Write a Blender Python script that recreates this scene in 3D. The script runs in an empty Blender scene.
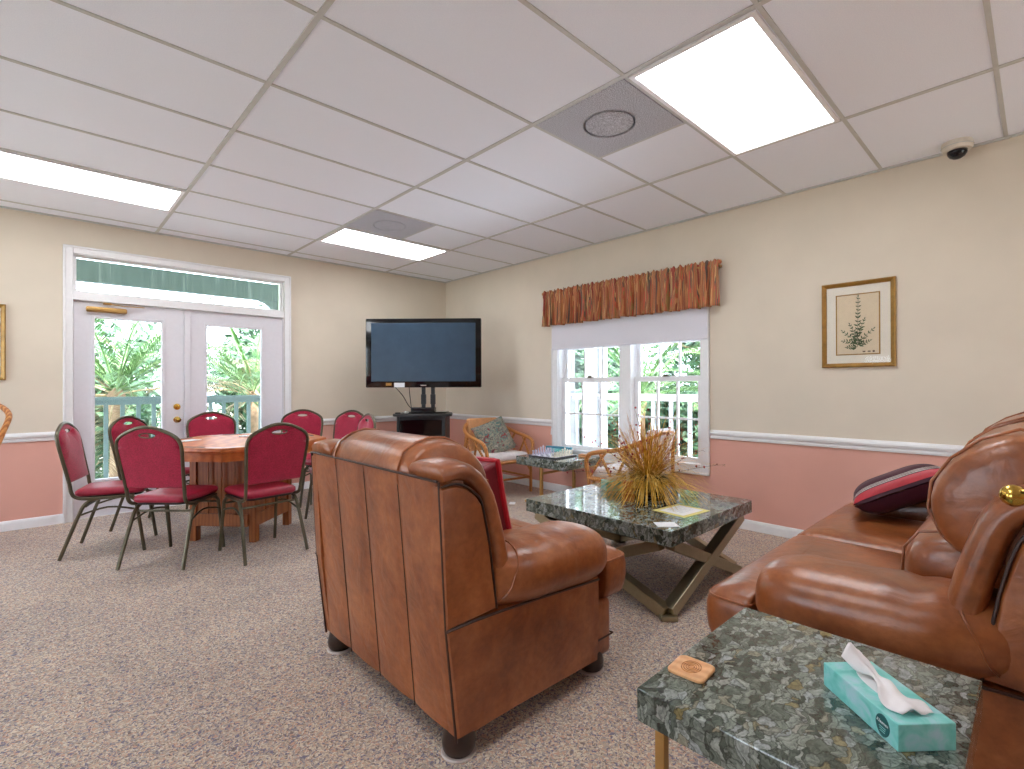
import bpy, bmesh, math, random
from mathutils import Vector, Matrix, Euler
PI = math.pi
random.seed(7)
SC = bpy.context.scene
COL = SC.collection
H = 1.1775          # camera height
CEIL = 2.658
XE, YN = 4.203, 5.833   # inner faces of east and north walls
XW, YS = -2.6, -3.0

# ------------------------------------------------------------------ helpers
def srgb(r, g, b):
    f = lambda c: (c/255)/12.92 if c/255 <= .04045 else ((c/255+.055)/1.055)**2.4
    return (f(r), f(g), f(b), 1)

class MB:
    """collects shapes and links them as ONE mesh object"""
    def __init__(s): s.bm = bmesh.new()
    def add(s, verts, faces, mi=0):
        vs = [s.bm.verts.new(v) for v in verts]
        for f in faces:
            try:
                fc = s.bm.faces.new([vs[i] for i in f]); fc.material_index = mi
            except ValueError: pass
        return vs
    def box(s, c, size, rot=None, bevel=0, seg=2, mi=0):
        b = bmesh.new(); bmesh.ops.create_cube(b, size=1)
        for v in b.verts: v.co = Vector((v.co.x*size[0], v.co.y*size[1], v.co.z*size[2]))
        if bevel > 0:
            bmesh.ops.bevel(b, geom=b.edges[:], offset=min(bevel, min(size)*.49), segments=seg, profile=.5, affect='EDGES')
        M = Matrix.Translation(c) @ (Euler(rot).to_matrix().to_4x4() if rot else Matrix())
        b.verts.index_update()
        s.add([M @ v.co for v in b.verts], [[v.index for v in f.verts] for f in b.faces], mi); b.free()
    def b2(s, lo, hi, bevel=0, seg=2, mi=0):
        s.box([(a+b)/2 for a, b in zip(lo, hi)], [abs(b-a) for a, b in zip(lo, hi)], None, bevel, seg, mi)
    def bar(s, a, b, w, t, up=(0, 0, 1), bevel=0, mi=0):
        a, b = Vector(a), Vector(b); d = (b-a); L = d.length; d.normalize()
        u = Vector(up); x = u.cross(d)
        if x.length < 1e-5: x = Vector((1, 0, 0)).cross(d)
        x.normalize(); y = d.cross(x)
        M = Matrix((x, y, d)).transposed().to_4x4(); M.translation = (a+b)/2
        bb = bmesh.new(); bmesh.ops.create_cube(bb, size=1)
        for v in bb.verts: v.co = Vector((v.co.x*w, v.co.y*t, v.co.z*L))
        if bevel: bmesh.ops.bevel(bb, geom=bb.edges[:], offset=bevel, segments=2, profile=.5, affect='EDGES')
        bb.verts.index_update()
        s.add([M @ v.co for v in bb.verts], [[v.index for v in f.verts] for f in bb.faces], mi); bb.free()
    def loft(s, rings, cap=True, closed=False, mi=0):
        n = len(rings[0]); vs = [p for r in rings for p in r]; fs = []
        m = len(rings)
        for i in range(m if closed else m-1):
            for j in range(n):
                a, b = i*n+j, i*n+(j+1) % n; c, d = ((i+1) % m)*n+(j+1) % n, ((i+1) % m)*n+j
                fs.append((a, b, c, d))
        if cap and not closed:
            fs.append(tuple(range(n))[::-1]); fs.append(tuple((m-1)*n+j for j in range(n)))
        s.add(vs, fs, mi)
    def tube(s, pts, r, seg=8, closed=False, mi=0, flat=1.0):
        P = [Vector(p) for p in pts]; n = len(P)
        R = r if isinstance(r, (list, tuple)) else [r]*n
        T = []
        for i in range(n):
            a = P[(i-1) % n] if (closed or i > 0) else P[i]; b = P[(i+1) % n] if (closed or i < n-1) else P[i]
            t = (b-a); t = t.normalized() if t.length > 1e-9 else Vector((0, 0, 1)); T.append(t)
        u = T[0].orthogonal().normalized(); rings = []
        for i in range(n):
            u = (u - T[i]*u.dot(T[i]))
            u = u.normalized() if u.length > 1e-6 else T[i].orthogonal().normalized()
            w = T[i].cross(u)
            rings.append([P[i]+(u*math.cos(2*PI*k/seg)+w*math.sin(2*PI*k/seg)*flat)*R[i] for k in range(seg)])
        s.loft(rings, True, closed, mi)
    def lathe(s, prof, c=(0, 0, 0), seg=16, mi=0, M=None):
        c = Vector(c); rings = []
        for r, z in prof:
            ring = [Vector((max(r, 1e-4)*math.cos(2*PI*k/seg), max(r, 1e-4)*math.sin(2*PI*k/seg), z)) for k in range(seg)]
            rings.append([(M @ p if M else p)+c for p in ring])
        s.loft(rings, True, False, mi)
    def prism(s, poly, a, b, axis='z', mi=0):
        def mk(p, h):
            return {'z': (p[0], p[1], h), 'y': (p[0], h, p[1]), 'x': (h, p[0], p[1])}[axis]
        s.loft([[mk(p, a) for p in poly], [mk(p, b) for p in poly]], True, False, mi)
    def quad(s, pts, mi=0): s.add(pts, [tuple(range(len(pts)))], mi)
    def ball(s, c, r, sc=(1, 1, 1), seg=12, mi=0):
        prof = [(r*math.sin(PI*i/ (seg//2+1)), -r*math.cos(PI*i/(seg//2+1))) for i in range(seg//2+2)]
        M = Matrix.Diagonal((sc[0], sc[1], sc[2], 1))
        s.lathe(prof, c, seg, mi, M)
    def build(s, name, mats, parent=None, smooth=True, ang=40, subsurf=0, bevel=0, loc=None, rot=None):
        bmesh.ops.recalc_face_normals(s.bm, faces=s.bm.faces)
        me = bpy.data.meshes.new(name); s.bm.to_mesh(me); s.bm.free()
        if not isinstance(mats, (list, tuple)): mats = [mats]
        for m in mats: me.materials.append(m)
        if smooth:
            me.polygons.foreach_set('use_smooth', [True]*len(me.polygons))
            if ang < 180: me.set_sharp_from_angle(angle=math.radians(min(ang, 20) if ang <= 35 else ang))
        o = bpy.data.objects.new(name, me); COL.objects.link(o)
        if parent: o.parent = parent
        if loc: o.location = loc
        if rot: o.rotation_euler = rot
        if bevel:
            md = o.modifiers.new('bevel', 'BEVEL'); md.width = bevel; md.segments = 2; md.limit_method = 'ANGLE'
        if subsurf:
            md = o.modifiers.new('sub', 'SUBSURF'); md.levels = subsurf; md.render_levels = subsurf
        return o

def tag(o, label=None, cat=None, group=None, kind=None):
    if label: o['label'] = label
    if cat: o['category'] = cat
    if group: o['group'] = group
    if kind: o['kind'] = kind
    return o
def thing(name, label, cat, loc=(0, 0, 0), rz=0, group=None):
    o = bpy.data.objects.new(name, None); o.empty_display_size = .1; COL.objects.link(o)
    o.location = loc; o.rotation_euler = (0, 0, rz)
    return tag(o, label, cat, group)
def dup(o, loc=None, rz=None, label=None, parent=None):
    c = o.copy(); COL.objects.link(c)
    if parent: c.parent = parent
    if loc is not None: c.location = loc
    if rz is not None: c.rotation_euler = (0, 0, rz)
    if label: c['label'] = label
    for ch in list(o.children): dup(ch, parent=c)
    return c

def lerp(a, b, t): return a+(b-a)*t
def smooth_path(pts, n=6):
    """Catmull-Rom through the points"""
    P = [Vector(p) for p in pts]; out = []
    for i in range(len(P)-1):
        p0, p1, p2, p3 = P[max(i-1, 0)], P[i], P[i+1], P[min(i+2, len(P)-1)]
        for k in range(n):
            t = k/n
            out.append(.5*((2*p1)+(p2-p0)*t+(2*p0-5*p1+4*p2-p3)*t*t+(3*p1-p0-3*p2+p3)*t**3))
    out.append(P[-1]); return out
def superring(cx, cz, rx, rz, e=2.6, n=24):
    out = []
    for k in range(n):
        a = 2*PI*k/n; c, s_ = math.cos(a), math.sin(a)
        out.append((cx+rx*math.copysign(abs(c)**(2/e), c), cz+rz*math.copysign(abs(s_)**(2/e), s_)))
    return out

# ------------------------------------------------------------------ materials
class NT:
    def __init__(s, name):
        s.m = bpy.data.materials.new(name); s.m.use_nodes = True; s.t = s.m.node_tree; s.n = s.t.nodes
        s.b = s.n['Principled BSDF']
    def new(s, ty, **kw):
        n = s.n.new(ty)
        for k, v in kw.items():
            if k in n.inputs.keys(): n.inputs[k].default_value = v
            else: setattr(n, k, v)
        return n
    def link(s, a, b): s.t.links.new(a, b)
    def coord(s, scale=(1, 1, 1), kind='Object', rot=(0, 0, 0)):
        tc = s.new('ShaderNodeTexCoord'); mp = s.new('ShaderNodeMapping')
        mp.inputs['Scale'].default_value = scale; mp.inputs['Rotation'].default_value = rot
        s.link(tc.outputs[kind], mp.inputs['Vector']); return mp.outputs['Vector']
    def noise(s, vec, scale, detail=3, rough=.55, dist=0):
        n = s.new('ShaderNodeTexNoise'); n.inputs['Scale'].default_value = scale; n.inputs['Detail'].default_value = detail
        n.inputs['Roughness'].default_value = rough; n.inputs['Distortion'].default_value = dist
        s.link(vec, n.inputs['Vector']); return n
    def ramp(s, fac, stops, interp='LINEAR'):
        r = s.new('ShaderNodeValToRGB'); r.color_ramp.interpolation = interp; e = r.color_ramp.elements
        while len(e) < len(stops): e.new(.5)
        for i, (p, c) in enumerate(stops): e[i].position = p; e[i].color = c
        s.link(fac, r.inputs['Fac']); return r.outputs['Color']
    def mix(s, a, b, fac, mode='MIX'):
        m = s.new('ShaderNodeMix'); m.data_type = 'RGBA'; m.blend_type = mode
        for src, k in ((a, 6), (b, 7), (fac, 0)):
            if hasattr(src, 'links'): s.link(src, m.inputs[k])
            else: m.inputs[k].default_value = src
        return m.outputs[2]
    def bump(s, h, strength=.3, dist=.01, prev=None):
        b = s.new('ShaderNodeBump'); b.inputs['Strength'].default_value = strength; b.inputs['Distance'].default_value = dist
        s.link(h, b.inputs['Height'])
        if prev: s.link(prev, b.inputs['Normal'])
        return b.outputs['Normal']
    def out(s, color=None, rough=.5, metal=0, normal=None, **kw):
        if color is not None:
            if hasattr(color, 'links'): s.link(color, s.b.inputs['Base Color'])
            else: s.b.inputs['Base Color'].default_value = color
        if hasattr(rough, 'links'): s.link(rough, s.b.inputs['Roughness'])
        else: s.b.inputs['Roughness'].default_value = rough
        s.b.inputs['Metallic'].default_value = metal
        if normal: s.link(normal, s.b.inputs['Normal'])
        for k, v in kw.items(): s.b.inputs[k].default_value = v
        return s.m
def plain(name, rgb, rough=.5, metal=0, var=.06, scale=30, bump=0, **kw):
    t = NT(name); v = t.coord(); n = t.noise(v, scale, 4)
    c = srgb(*rgb); lo = tuple(x*(1-var) for x in c[:3])+(1,); hi = tuple(min(1, x*(1+var)) for x in c[:3])+(1,)
    col = t.ramp(n.outputs['Fac'], [(.3, lo), (.7, hi)])
    nm = t.bump(n.outputs['Fac'], bump, .004) if bump else None
    return t.out(col, rough, metal, nm, **kw)

M = {}
def wallpaint(name, rgb):
    t = NT(name); v = t.coord(); n = t.noise(v, 2.2, 3); f = t.noise(v, 240, 2)
    c = srgb(*rgb)
    col = t.ramp(n.outputs['Fac'], [(.3, tuple(x*.96 for x in c[:3])+(1,)), (.7, tuple(min(1, x*1.03) for x in c[:3])+(1,))])
    return t.out(col, .75, 0, t.bump(f.outputs['Fac'], .08, .002))
M['cream'] = wallpaint('cream_paint', (222, 210, 192))
M['pink'] = wallpaint('salmon_paint', (228, 172, 156))
M['white'] = plain('white_trim_paint', (238, 237, 238), .4, 0, .02)
M['doorwhite'] = plain('door_paint', (226, 224, 230), .45, 0, .02)
M['tile'] = (lambda t: t.out(t.ramp(t.noise(t.coord(), 260, 3).outputs['Fac'], [(.35, srgb(236, 240, 250)), (.65, srgb(245, 248, 255))]), .9, 0,
             t.bump(t.noise(t.coord(), 320, 3).outputs['Fac'], .15, .002)))(NT('ceiling_tile'))
M['grid'] = plain('ceiling_grid_metal', (196, 196, 192), .5, 0, .03)
def carpet():
    t = NT('speckled_carpet'); v = t.coord()
    vo = t.new('ShaderNodeTexVoronoi'); vo.inputs['Scale'].default_value = 190
    d = t.noise(v, 40, 2); vv = t.new('ShaderNodeVectorMath', operation='MULTIPLY_ADD')
    t.link(d.outputs['Color'], vv.inputs[0]); vv.inputs[1].default_value = (.03, .03, .0); t.link(v, vv.inputs[2])
    t.link(vv.outputs[0], vo.inputs['Vector'])
    sep = t.new('ShaderNodeSeparateColor'); t.link(vo.outputs['Color'], sep.inputs[0])
    col = t.ramp(sep.outputs[0], [(0, srgb(128, 122, 140)), (.14, srgb(190, 172, 156)), (.34, srgb(212, 194, 172)), (.5, srgb(204, 166, 146)),
                                  (.64, srgb(170, 160, 156)), (.78, srgb(222, 210, 192)), (.93, srgb(140, 124, 116))], 'CONSTANT')
    big = t.noise(v, 1.6, 3)
    col = t.mix(col, t.ramp(big.outputs['Fac'], [(.3, (.86, .85, .86, 1)), (.7, (1.05, 1.03, 1, 1))]), 1.0, 'MULTIPLY')
    nm = t.bump(vo.outputs['Distance'], .5, .006)
    return t.out(col, .95, 0, nm)
M['carpet'] = carpet()
def leather(name, base, light, dark, rough=.30):
    t = NT(name); v = t.coord()
    n1 = t.noise(v, 5, 5, .6, .3); n2 = t.noise(v, 38, 4, .6); n3 = t.noise(v, 420, 2); 
    c = t.ramp(n1.outputs['Fac'], [(.28, srgb(*dark)), (.5, srgb(*base)), (.74, srgb(*light))])
    c = t.mix(c, t.ramp(n2.outputs['Fac'], [(.35, (.82, .80, .78, 1)), (.65, (1.1, 1.1, 1.1, 1))]), .8, 'MULTIPLY')
    r = t.new('ShaderNodeMapRange'); r.inputs[3].default_value = rough-.06; r.inputs[4].default_value = rough+.14
    t.link(n1.outputs['Fac'], r.inputs[0])
    wr = t.noise(t.coord((1, 1, 1)), 9, 3, .5, 1.2)
    nm = t.bump(wr.outputs['Fac'], .22, .02); nm = t.bump(n3.outputs['Fac'], .10, .002, nm)
    return t.out(c, r.outputs[0], 0, nm, **{'Specular IOR Level': .5, 'Coat Weight': .25, 'Coat Roughness': .22})
M['leather'] = leather('brown_leather', (150, 84, 44), (175, 107, 63), (115, 60, 29))
M['seam'] = plain('shaded_seam_leather', (58, 30, 20), .5)  # dark seam tone also carries the occlusion shade of the creases
M['footwood'] = plain('dark_wood_foot', (52, 34, 26), .3)
def granite(name, dark, mid, light, rough=.07):
    t = NT(name); v = t.coord()
    d = t.noise(v, 14, 4); vv = t.new('ShaderNodeVectorMath', operation='MULTIPLY_ADD')
    t.link(d.outputs['Color'], vv.inputs[0]); vv.inputs[1].default_value = (.09, .09, .09); t.link(v, vv.inputs[2])
    mp = t.new('ShaderNodeMapping'); mp.inputs['Scale'].default_value = (1, 2.0, 1.3); mp.inputs['Rotation'].default_value = (0, 0, .7); t.link(vv.outputs[0], mp.inputs[0])
    vo = t.new('ShaderNodeTexVoronoi'); vo.inputs['Scale'].default_value = 30; t.link(mp.outputs[0], vo.inputs['Vector'])
    ve = t.new('ShaderNodeTexVoronoi', feature='DISTANCE_TO_EDGE'); ve.inputs['Scale'].default_value = 30; t.link(mp.outputs[0], ve.inputs['Vector'])
    sep = t.new('ShaderNodeSeparateColor'); t.link(vo.outputs['Color'], sep.inputs[0])
    c = t.ramp(sep.outputs[0], [(0, srgb(*dark)), (.3, srgb(*mid)), (.65, srgb(*light)), (.88, srgb(152, 158, 160)), (1, srgb(128, 116, 78))])
    n = t.noise(mp.outputs[0], 60, 5, .7)
    c = t.mix(c, t.ramp(n.outputs['Fac'], [(.36, (.42, .44, .42, 1)), (.62, (1.3, 1.3, 1.25, 1))]), .9, 'MULTIPLY')
    e = t.ramp(ve.outputs['Distance'], [(0, srgb(110, 112, 100)), (.09, (1, 1, 1, 1))])
    c = t.mix(c, e, .8, 'MULTIPLY')
    return t.out(c, rough, 0, None, **{'Coat Weight': .3, 'Coat Roughness': .03})
M['granite'] = granite('green_granite', (58, 66, 58), (102, 110, 102), (148, 154, 148))
M['brushed'] = plain('champagne_metal', (168, 156, 128), .32, .85, .05, 60)
M['brass'] = plain('polished_brass', (214, 176, 84), .18, 1, .04)
M['brassleg'] = plain('brass_leg', (190, 150, 90), .35, .7, .06)
def fabric(name, rgb, var=.18, scale=260, rough=.85, sheen=.3):
    t = NT(name); v = t.coord(); n = t.noise(v, scale, 3); n2 = t.noise(v, 14, 3)
    c = srgb(*rgb)
    col = t.ramp(n.outputs['Fac'], [(.32, tuple(x*(1-var) for x in c[:3])+(1,)), (.68, tuple(min(1, x*(1+var)) for x in c[:3])+(1,))])
    col = t.mix(col, t.ramp(n2.outputs['Fac'], [(.3, (.88, .88, .88, 1)), (.7, (1.08, 1.08, 1.08, 1))]), .8, 'MULTIPLY')
    return t.out(col, rough, 0, t.bump(n.outputs['Fac'], .2, .002), **{'Sheen Weight': sheen, 'Sheen Roughness': .4})
M['burgundy'] = fabric('burgundy_fabric', (162, 26, 58), .28, 130)
M['seatred'] = plain('burgundy_vinyl', (160, 26, 56), .42, 0, .12, 60, .1)
M['bronze'] = plain('bronze_tube', (92, 84, 66), .35, .6, .1, 20)
M['redpillow'] = fabric('crimson_satin', (118, 8, 30), .1, 200, .4, .1)
M['red_and_litrim'] = fabric('red_satin_and_lit_rim', (186, 20, 42), .1, 200, .4)
M['plum'] = fabric('plum_satin', (66, 14, 38), .12, 200, .6, .05)
M['silver'] = plain('silver_piping', (200, 186, 180), .4)
def wood(name, a, b, scale=(1, 1, 1), rough=.35, ws=6, dist=3):
    t = NT(name); v = t.coord(scale)
    w = t.new('ShaderNodeTexWave'); w.inputs['Scale'].default_value = ws; w.inputs['Distortion'].default_value = dist; w.inputs['Detail'].default_value = 3
    t.link(v, w.inputs['Vector']); n = t.noise(v, 18, 4)
    c = t.ramp(w.outputs['Fac'], [(.1, srgb(*a)), (.9, srgb(*b))])
    c = t.mix(c, t.ramp(n.outputs['Fac'], [(.3, (.8, .78, .75, 1)), (.7, (1.1, 1.1, 1.1, 1))]), .7, 'MULTIPLY')
    return t.out(c, rough, 0)
M['oak'] = wood('orange_oak', (184, 100, 46), (198, 114, 56), (1.5, 1.5, 3), .35, 3, 6)
M['oaktop'] = wood('oak_table_top', (190, 98, 36), (210, 120, 54), (1, 4, 1), .5, 3, 6)
M['oakdark'] = wood('oak_pedestal', (138, 74, 32), (158, 90, 42), (3, 3, .6), .4, 4, 5)
M['rattan'] = wood('rattan_cane', (176, 104, 46), (214, 146, 78), (6, 6, 6), .4, 3)
M['bamboo'] = wood('light_wood', (224, 160, 106), (238, 182, 128), (1, 4, 1), .4, 10)
M['black'] = plain('black_plastic', (18, 18, 20), .25, 0, .05)
M['gloss'] = plain('gloss_black_bezel', (10, 10, 12), .08, 0, .02)
M['cabblack'] = plain('black_cabinet_laminate', (30, 31, 34), .4, 0, .1)
M['screen'] = (lambda t: t.out(t.ramp(t.noise(t.coord(), 6, 3).outputs['Fac'], [(.3, srgb(36, 60, 82)), (.7, srgb(46, 70, 92))]), .35, 0))(NT('dark_screen'))
M['shade'] = plain('white_shade_cloth', (226, 224, 232), .8, 0, .02, 200)
M['gold'] = plain('gilded_frame', (158, 118, 54), .38, .35, .22, 26)
M['matte'] = plain('mat_board', (240, 231, 216), .8, 0, .02)
M['paper'] = plain('cream_paper', (230, 211, 182), .8, 0, .03)
M['leafink'] = plain('green_ink', (74, 92, 58), .8, 0, .3)
M['papwhite'] = plain('white_paper', (236, 236, 238), .7, 0, .02)
M['papyellow'] = plain('yellow_print', (226, 214, 130), .6, 0, .06, 40)
M['teal'] = (lambda t: t.out(t.ramp(t.noise(t.coord(), 22, 3, .5, 1.0).outputs['Fac'], [(.3, srgb(92, 190, 180)), (.5, srgb(136, 212, 206)), (.7, srgb(178, 214, 222))]), .4))(NT('teal_cloud_print'))
M['tealdark'] = plain('dark_teal_print', (20, 92, 92), .4)
M['tissue'] = plain('tissue_paper', (238, 232, 232), .9, 0, .02, 60, .1)
M['spk'] = (lambda t: t.out(t.ramp(t.noise(t.coord(), 190, 3).outputs['Fac'], [(.40, srgb(150, 152, 160)), (.60, srgb(214, 216, 224))]), .8, 0, t.bump(t.noise(t.coord(), 190, 3).outputs['Fac'], .4, .004)))(NT('perforated_grille'))
M['camwhite'] = plain('camera_white', (222, 214, 200), .4)
M['dome'] = plain('smoked_dome', (16, 18, 26), .06)
M['peach'] = fabric('peach_weave', (222, 160, 110), .12, 120)
M['cushionwhite'] = fabric('white_cushion_cloth', (226, 214, 212), .08, 120)
def tapestry(name, cols, scale):
    t = NT(name); v = t.coord(); n = t.noise(v, scale, 4, .6, 1.6)
    st = [(.25+.5*i/(len(cols)-1), srgb(*c)) for i, c in enumerate(cols)]
    return t.out(t.ramp(n.outputs['Fac'], st, 'CONSTANT'), .9)
M['tapestry'] = tapestry('tapestry_cloth', [(50, 50, 64), (150, 60, 58), (92, 118, 112), (158, 150, 132), (92, 92, 86), (172, 164, 150), (84, 110, 104), (136, 58, 54)], 13)
M['floral'] = tapestry('floral_cloth', [(60, 100, 50), (236, 232, 234), (240, 236, 238), (236, 230, 232), (228, 214, 214), (150, 90, 84), (90, 130, 60)], 30)
def stripes():
    t = NT('striped_valance_cloth'); v = t.coord((.5, 11, .35)); n = t.noise(v, 3.0, 2, .5)
    c = t.ramp(n.outputs['Fac'], [(.0, srgb(96, 82, 76)), (.36, srgb(150, 78, 54)), (.41, srgb(206, 150, 100)), (.45, srgb(180, 98, 66)), (.49, srgb(164, 126, 76)), (.52, srgb(204, 100, 78)), (.55, srgb(108, 94, 78)), (.58, srgb(214, 168, 116)), (.62, srgb(156, 72, 58))], 'CONSTANT')
    return t.out(c, .8, 0)
M['stripes'] = stripes()
M['straw'] = (lambda t: t.out(t.ramp(t.noise(t.coord(), 30, 2).outputs['Fac'], [(.3, srgb(164, 116, 24)), (.5, srgb(212, 164, 52)), (.7, srgb(232, 206, 124))]), .7))(NT('dried_grass'))
M['plume'] = plain('brown_plume', (188, 124, 62), .8, 0, .25)
M['darkleaf'] = plain('olive_leaf', (78, 84, 40), .6, 0, .3)
M['berry'] = plain('red_berry', (150, 24, 40), .35)
M['twig'] = plain('brown_twig', (96, 72, 52), .7)
M['basket'] = wood('woven_basket', (44, 32, 18), (110, 84, 44), (1, 1, 8), .6, 14)
M['lilac'] = plain('lilac_resin', (206, 198, 214), .35)
M['ivory'] = plain('ivory_resin', (236, 230, 214), .35)
def checker():
    t = NT('chess_squares'); ck = t.new('ShaderNodeTexChecker'); ck.inputs['Scale'].default_value = 1/.04*1.0
    ck.inputs['Color1'].default_value = srgb(226, 226, 232); ck.inputs['Color2'].default_value = srgb(88, 90, 110)
    t.link(t.coord(), ck.inputs['Vector']); return t.out(ck.outputs[0], .3)
M['checker'] = checker()
M['bluebox'] = plain('blue_box_print', (60, 130, 150), .5, 0, .2, 20)
M['railgreen'] = plain('grey_green_rail_paint', (98, 120, 120), .6)
M['beamgreen'] = (lambda t: t.out(t.ramp(t.noise(t.coord((9, 1, .6)), 3, 4, .6).outputs['Fac'], [(.4, srgb(88, 104, 102)), (.6, srgb(98, 114, 112)), (.72, srgb(126, 140, 138))]), .7))(NT('weathered_green_paint'))
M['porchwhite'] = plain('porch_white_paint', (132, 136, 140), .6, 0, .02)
M['porchcream'] = plain('porch_cream_paint', (214, 226, 200), .6, 0, .03)
M['deck'] = plain('porch_deck_boards', (232, 237, 246), .8)
M['lawn'] = plain('garden_ground', (174, 176, 168), .9, 0, .12, 3)
def leafm(name, a, b, c):
    t = NT(name); n = t.noise(t.coord(), 2.4, 4, .7)
    m = t.out(t.ramp(n.outputs['Fac'], [(.3, srgb(*a)), (.5, srgb(*b)), (.7, srgb(*c))]), .5)
    return m
M['palm'] = leafm('palm_leaf', (56, 88, 48), (90, 126, 74), (146, 170, 120))
M['palmdry'] = leafm('dry_palm_leaf', (120, 100, 66), (170, 150, 116), (206, 194, 170))
M['bush'] = leafm('bush_leaf', (40, 70, 46), (70, 104, 74), (120, 148, 118))
M['bark'] = plain('palm_bark', (140, 116, 92), .9, 0, .25, 12)
def glass():
    t = NT('window_glass'); n = t.n; n.remove(t.b)
    tr = t.new('ShaderNodeBsdfTransparent'); gl = t.new('ShaderNodeBsdfGlossy'); gl.inputs['Roughness'].default_value = .02
    fr = t.new('ShaderNodeFresnel'); fr.inputs['IOR'].default_value = 1.25
    mx = t.new('ShaderNodeMixShader'); t.link(fr.outputs[0], mx.inputs[0]); t.link(tr.outputs[0], mx.inputs[1]); t.link(gl.outputs[0], mx.inputs[2])
    t.link(mx.outputs[0], n['Material Output'].inputs['Surface']); return t.m
M['glass'] = glass()
def emis(name, col, st):
    t = NT(name); t.b.inputs['Base Color'].default_value = (.8, .8, .8, 1)
    t.b.inputs['Emission Color'].default_value = col; t.b.inputs['Emission Strength'].default_value = st; return t.m
M['lamp'] = emis('lit_diffuser', (.93, .965, 1, 1), 5.8)

# ------------------------------------------------------------------ camera, world, colour
yaw, pitch, roll, fpx = 0.7558725, 0.00303186, -0.00271816, 500.13
F = Vector((math.sin(yaw), math.cos(yaw), 0)); R = Vector((math.cos(yaw), -math.sin(yaw), 0)); U = Vector((0, 0, 1))
F2 = F*math.cos(pitch)+U*math.sin(pitch); U2 = U*math.cos(pitch)-F*math.sin(pitch)
Rc = R*math.cos(roll)+U2*math.sin(roll); Uc = U2*math.cos(roll)-R*math.sin(roll)
cd = bpy.data.cameras.new('camera'); cam = bpy.data.objects.new('camera', cd); COL.objects.link(cam)
mw = Matrix((Rc, Uc, -F2)).transposed().to_4x4(); mw.translation = (0, 0, H); cam.matrix_world = mw
cd.sensor_width = 36; cd.lens = fpx/1024*36; cd.clip_start = .02; cd.clip_end = 200
SC.camera = cam
w = bpy.data.worlds.new('sky'); SC.world = w; w.use_nodes = True
bg = w.node_tree.nodes['Background']; bg.inputs['Color'].default_value = (.74, .87, 1, 1); bg.inputs['Strength'].default_value = 5.5
SC.view_settings.view_transform = 'Standard'; SC.view_settings.look = 'None'; SC.view_settings.gamma = 1
SC.view_settings.use_curve_mapping = False; SC.view_settings.exposure = 0.76
SC.cycles.max_bounces = 8; SC.cycles.diffuse_bounces = 5; SC.cycles.sample_clamp_indirect = 6; SC.cycles.use_denoising = True
sl = bpy.data.lights.new('sun', 'SUN'); sl.energy = 20.0; sl.angle = math.radians(3); sl.color = (1, .985, .96)
so = bpy.data.objects.new('sun', sl); COL.objects.link(so); so.rotation_euler = (math.radians(46), 0, math.radians(4)); so.location = (0, 0, 8)

# ------------------------------------------------------------------ room shell
def S(o): o['kind'] = 'structure'; return o
RAIL = .79
m = MB(); m.b2((XW-.15, YS-.15, -.06), (XE+.15, YN+.15, 0)); S(m.build('floor', M['carpet'], smooth=False))
def wall(name, axis, p0, p1, a0, a1, holes):
    """axis 'x': wall spans X a0..a1 at Y p0..p1; holes = (a0,a1,z0,z1)"""
    m = MB()
    cu = sorted({a0, a1, *[h[0] for h in holes], *[h[1] for h in holes]})
    cz = sorted({0, RAIL, CEIL, *[h[2] for h in holes], *[h[3] for h in holes]})
    for i in range(len(cu)-1):
        for j in range(len(cz)-1):
            uc, zc = (cu[i]+cu[i+1])/2, (cz[j]+cz[j+1])/2
            if any(h[0] < uc < h[1] and h[2] < zc < h[3] for h in holes): continue
            lo, hi = (cu[i], p0, cz[j]), (cu[i+1], p1, cz[j+1])
            if axis == 'y': lo, hi = (p0, cu[i], cz[j]), (p1, cu[i+1], cz[j+1])
            m.b2(lo, hi, mi=0 if zc > RAIL else 1)
    return S(m.build(name, [M['cream'], M['pink']], smooth=False))
DX0, DX1, DZ = .205, 1.985, 2.352
WY0, WY1, WZ0, WZ1 = 2.042, 3.704, .475, 1.96
wall('wall_north', 'x', YN, YN+.15, XW-.15, XE+.15, [(DX0, DX1, 0, DZ)])
wall('wall_east', 'y', XE, XE+.15, YS-.15, YN, [(WY0, WY1, WZ0, WZ1)])
SWN_ADDED = [(2.8, 3.45, .06, 2.20)]  # unseen south opening, added so sun and sky brighten the room
wall('wall_south', 'x', YS-.15, YS, XW-.15, XE, SWN_ADDED)
WWN_ADDED = [(1.0, 2.3, .25, 1.75), (4.0, 5.4, .25, 2.30)]  # unseen west openings, added for more daylight inside
wall('wall_west', 'y', XW-.15, XW, YS, YN, WWN_ADDED)
# ceiling: tiles and T-bar grid
m = MB(); m.b2((XW-.15, YS-.15, CEIL), (XE+.15, YN+.15, CEIL+.06)); ceiling = S(m.build('ceiling', M['tile'], smooth=False))
T = .6096; X3 = 3.245; Y1 = 5.020
m = MB(); gw = .012
x = X3+2*T
tx = []
while x > XW: tx.append(x); x -= 2*T
for x in tx:
    if x < XE: m.b2((x-gw, YS, CEIL-.006), (x+gw, YN, CEIL+.001))
y = Y1+T; ty = []
while y > YS: ty.append(y); y -= T
for y in ty: m.b2((XW, y-gw*.8, CEIL-.005), (XE, y+gw*.8, CEIL+.001))
X2 = X3-2*T; X1 = X3-4*T
xm = X2+T
for yy in (Y1-T, Y1-5*T): m.b2((xm-gw*.8, yy-T, CEIL-.005), (xm+gw*.8, yy, CEIL+.001))
for a in ((XE-.02, YS, XE, YN), (XW, YN-.02, XE, YN)): m.b2((a[0], a[1], CEIL-.012), (a[2], a[3], CEIL))
m.build('ceiling_grid', M['grid'], ceiling, smooth=False)

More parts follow.
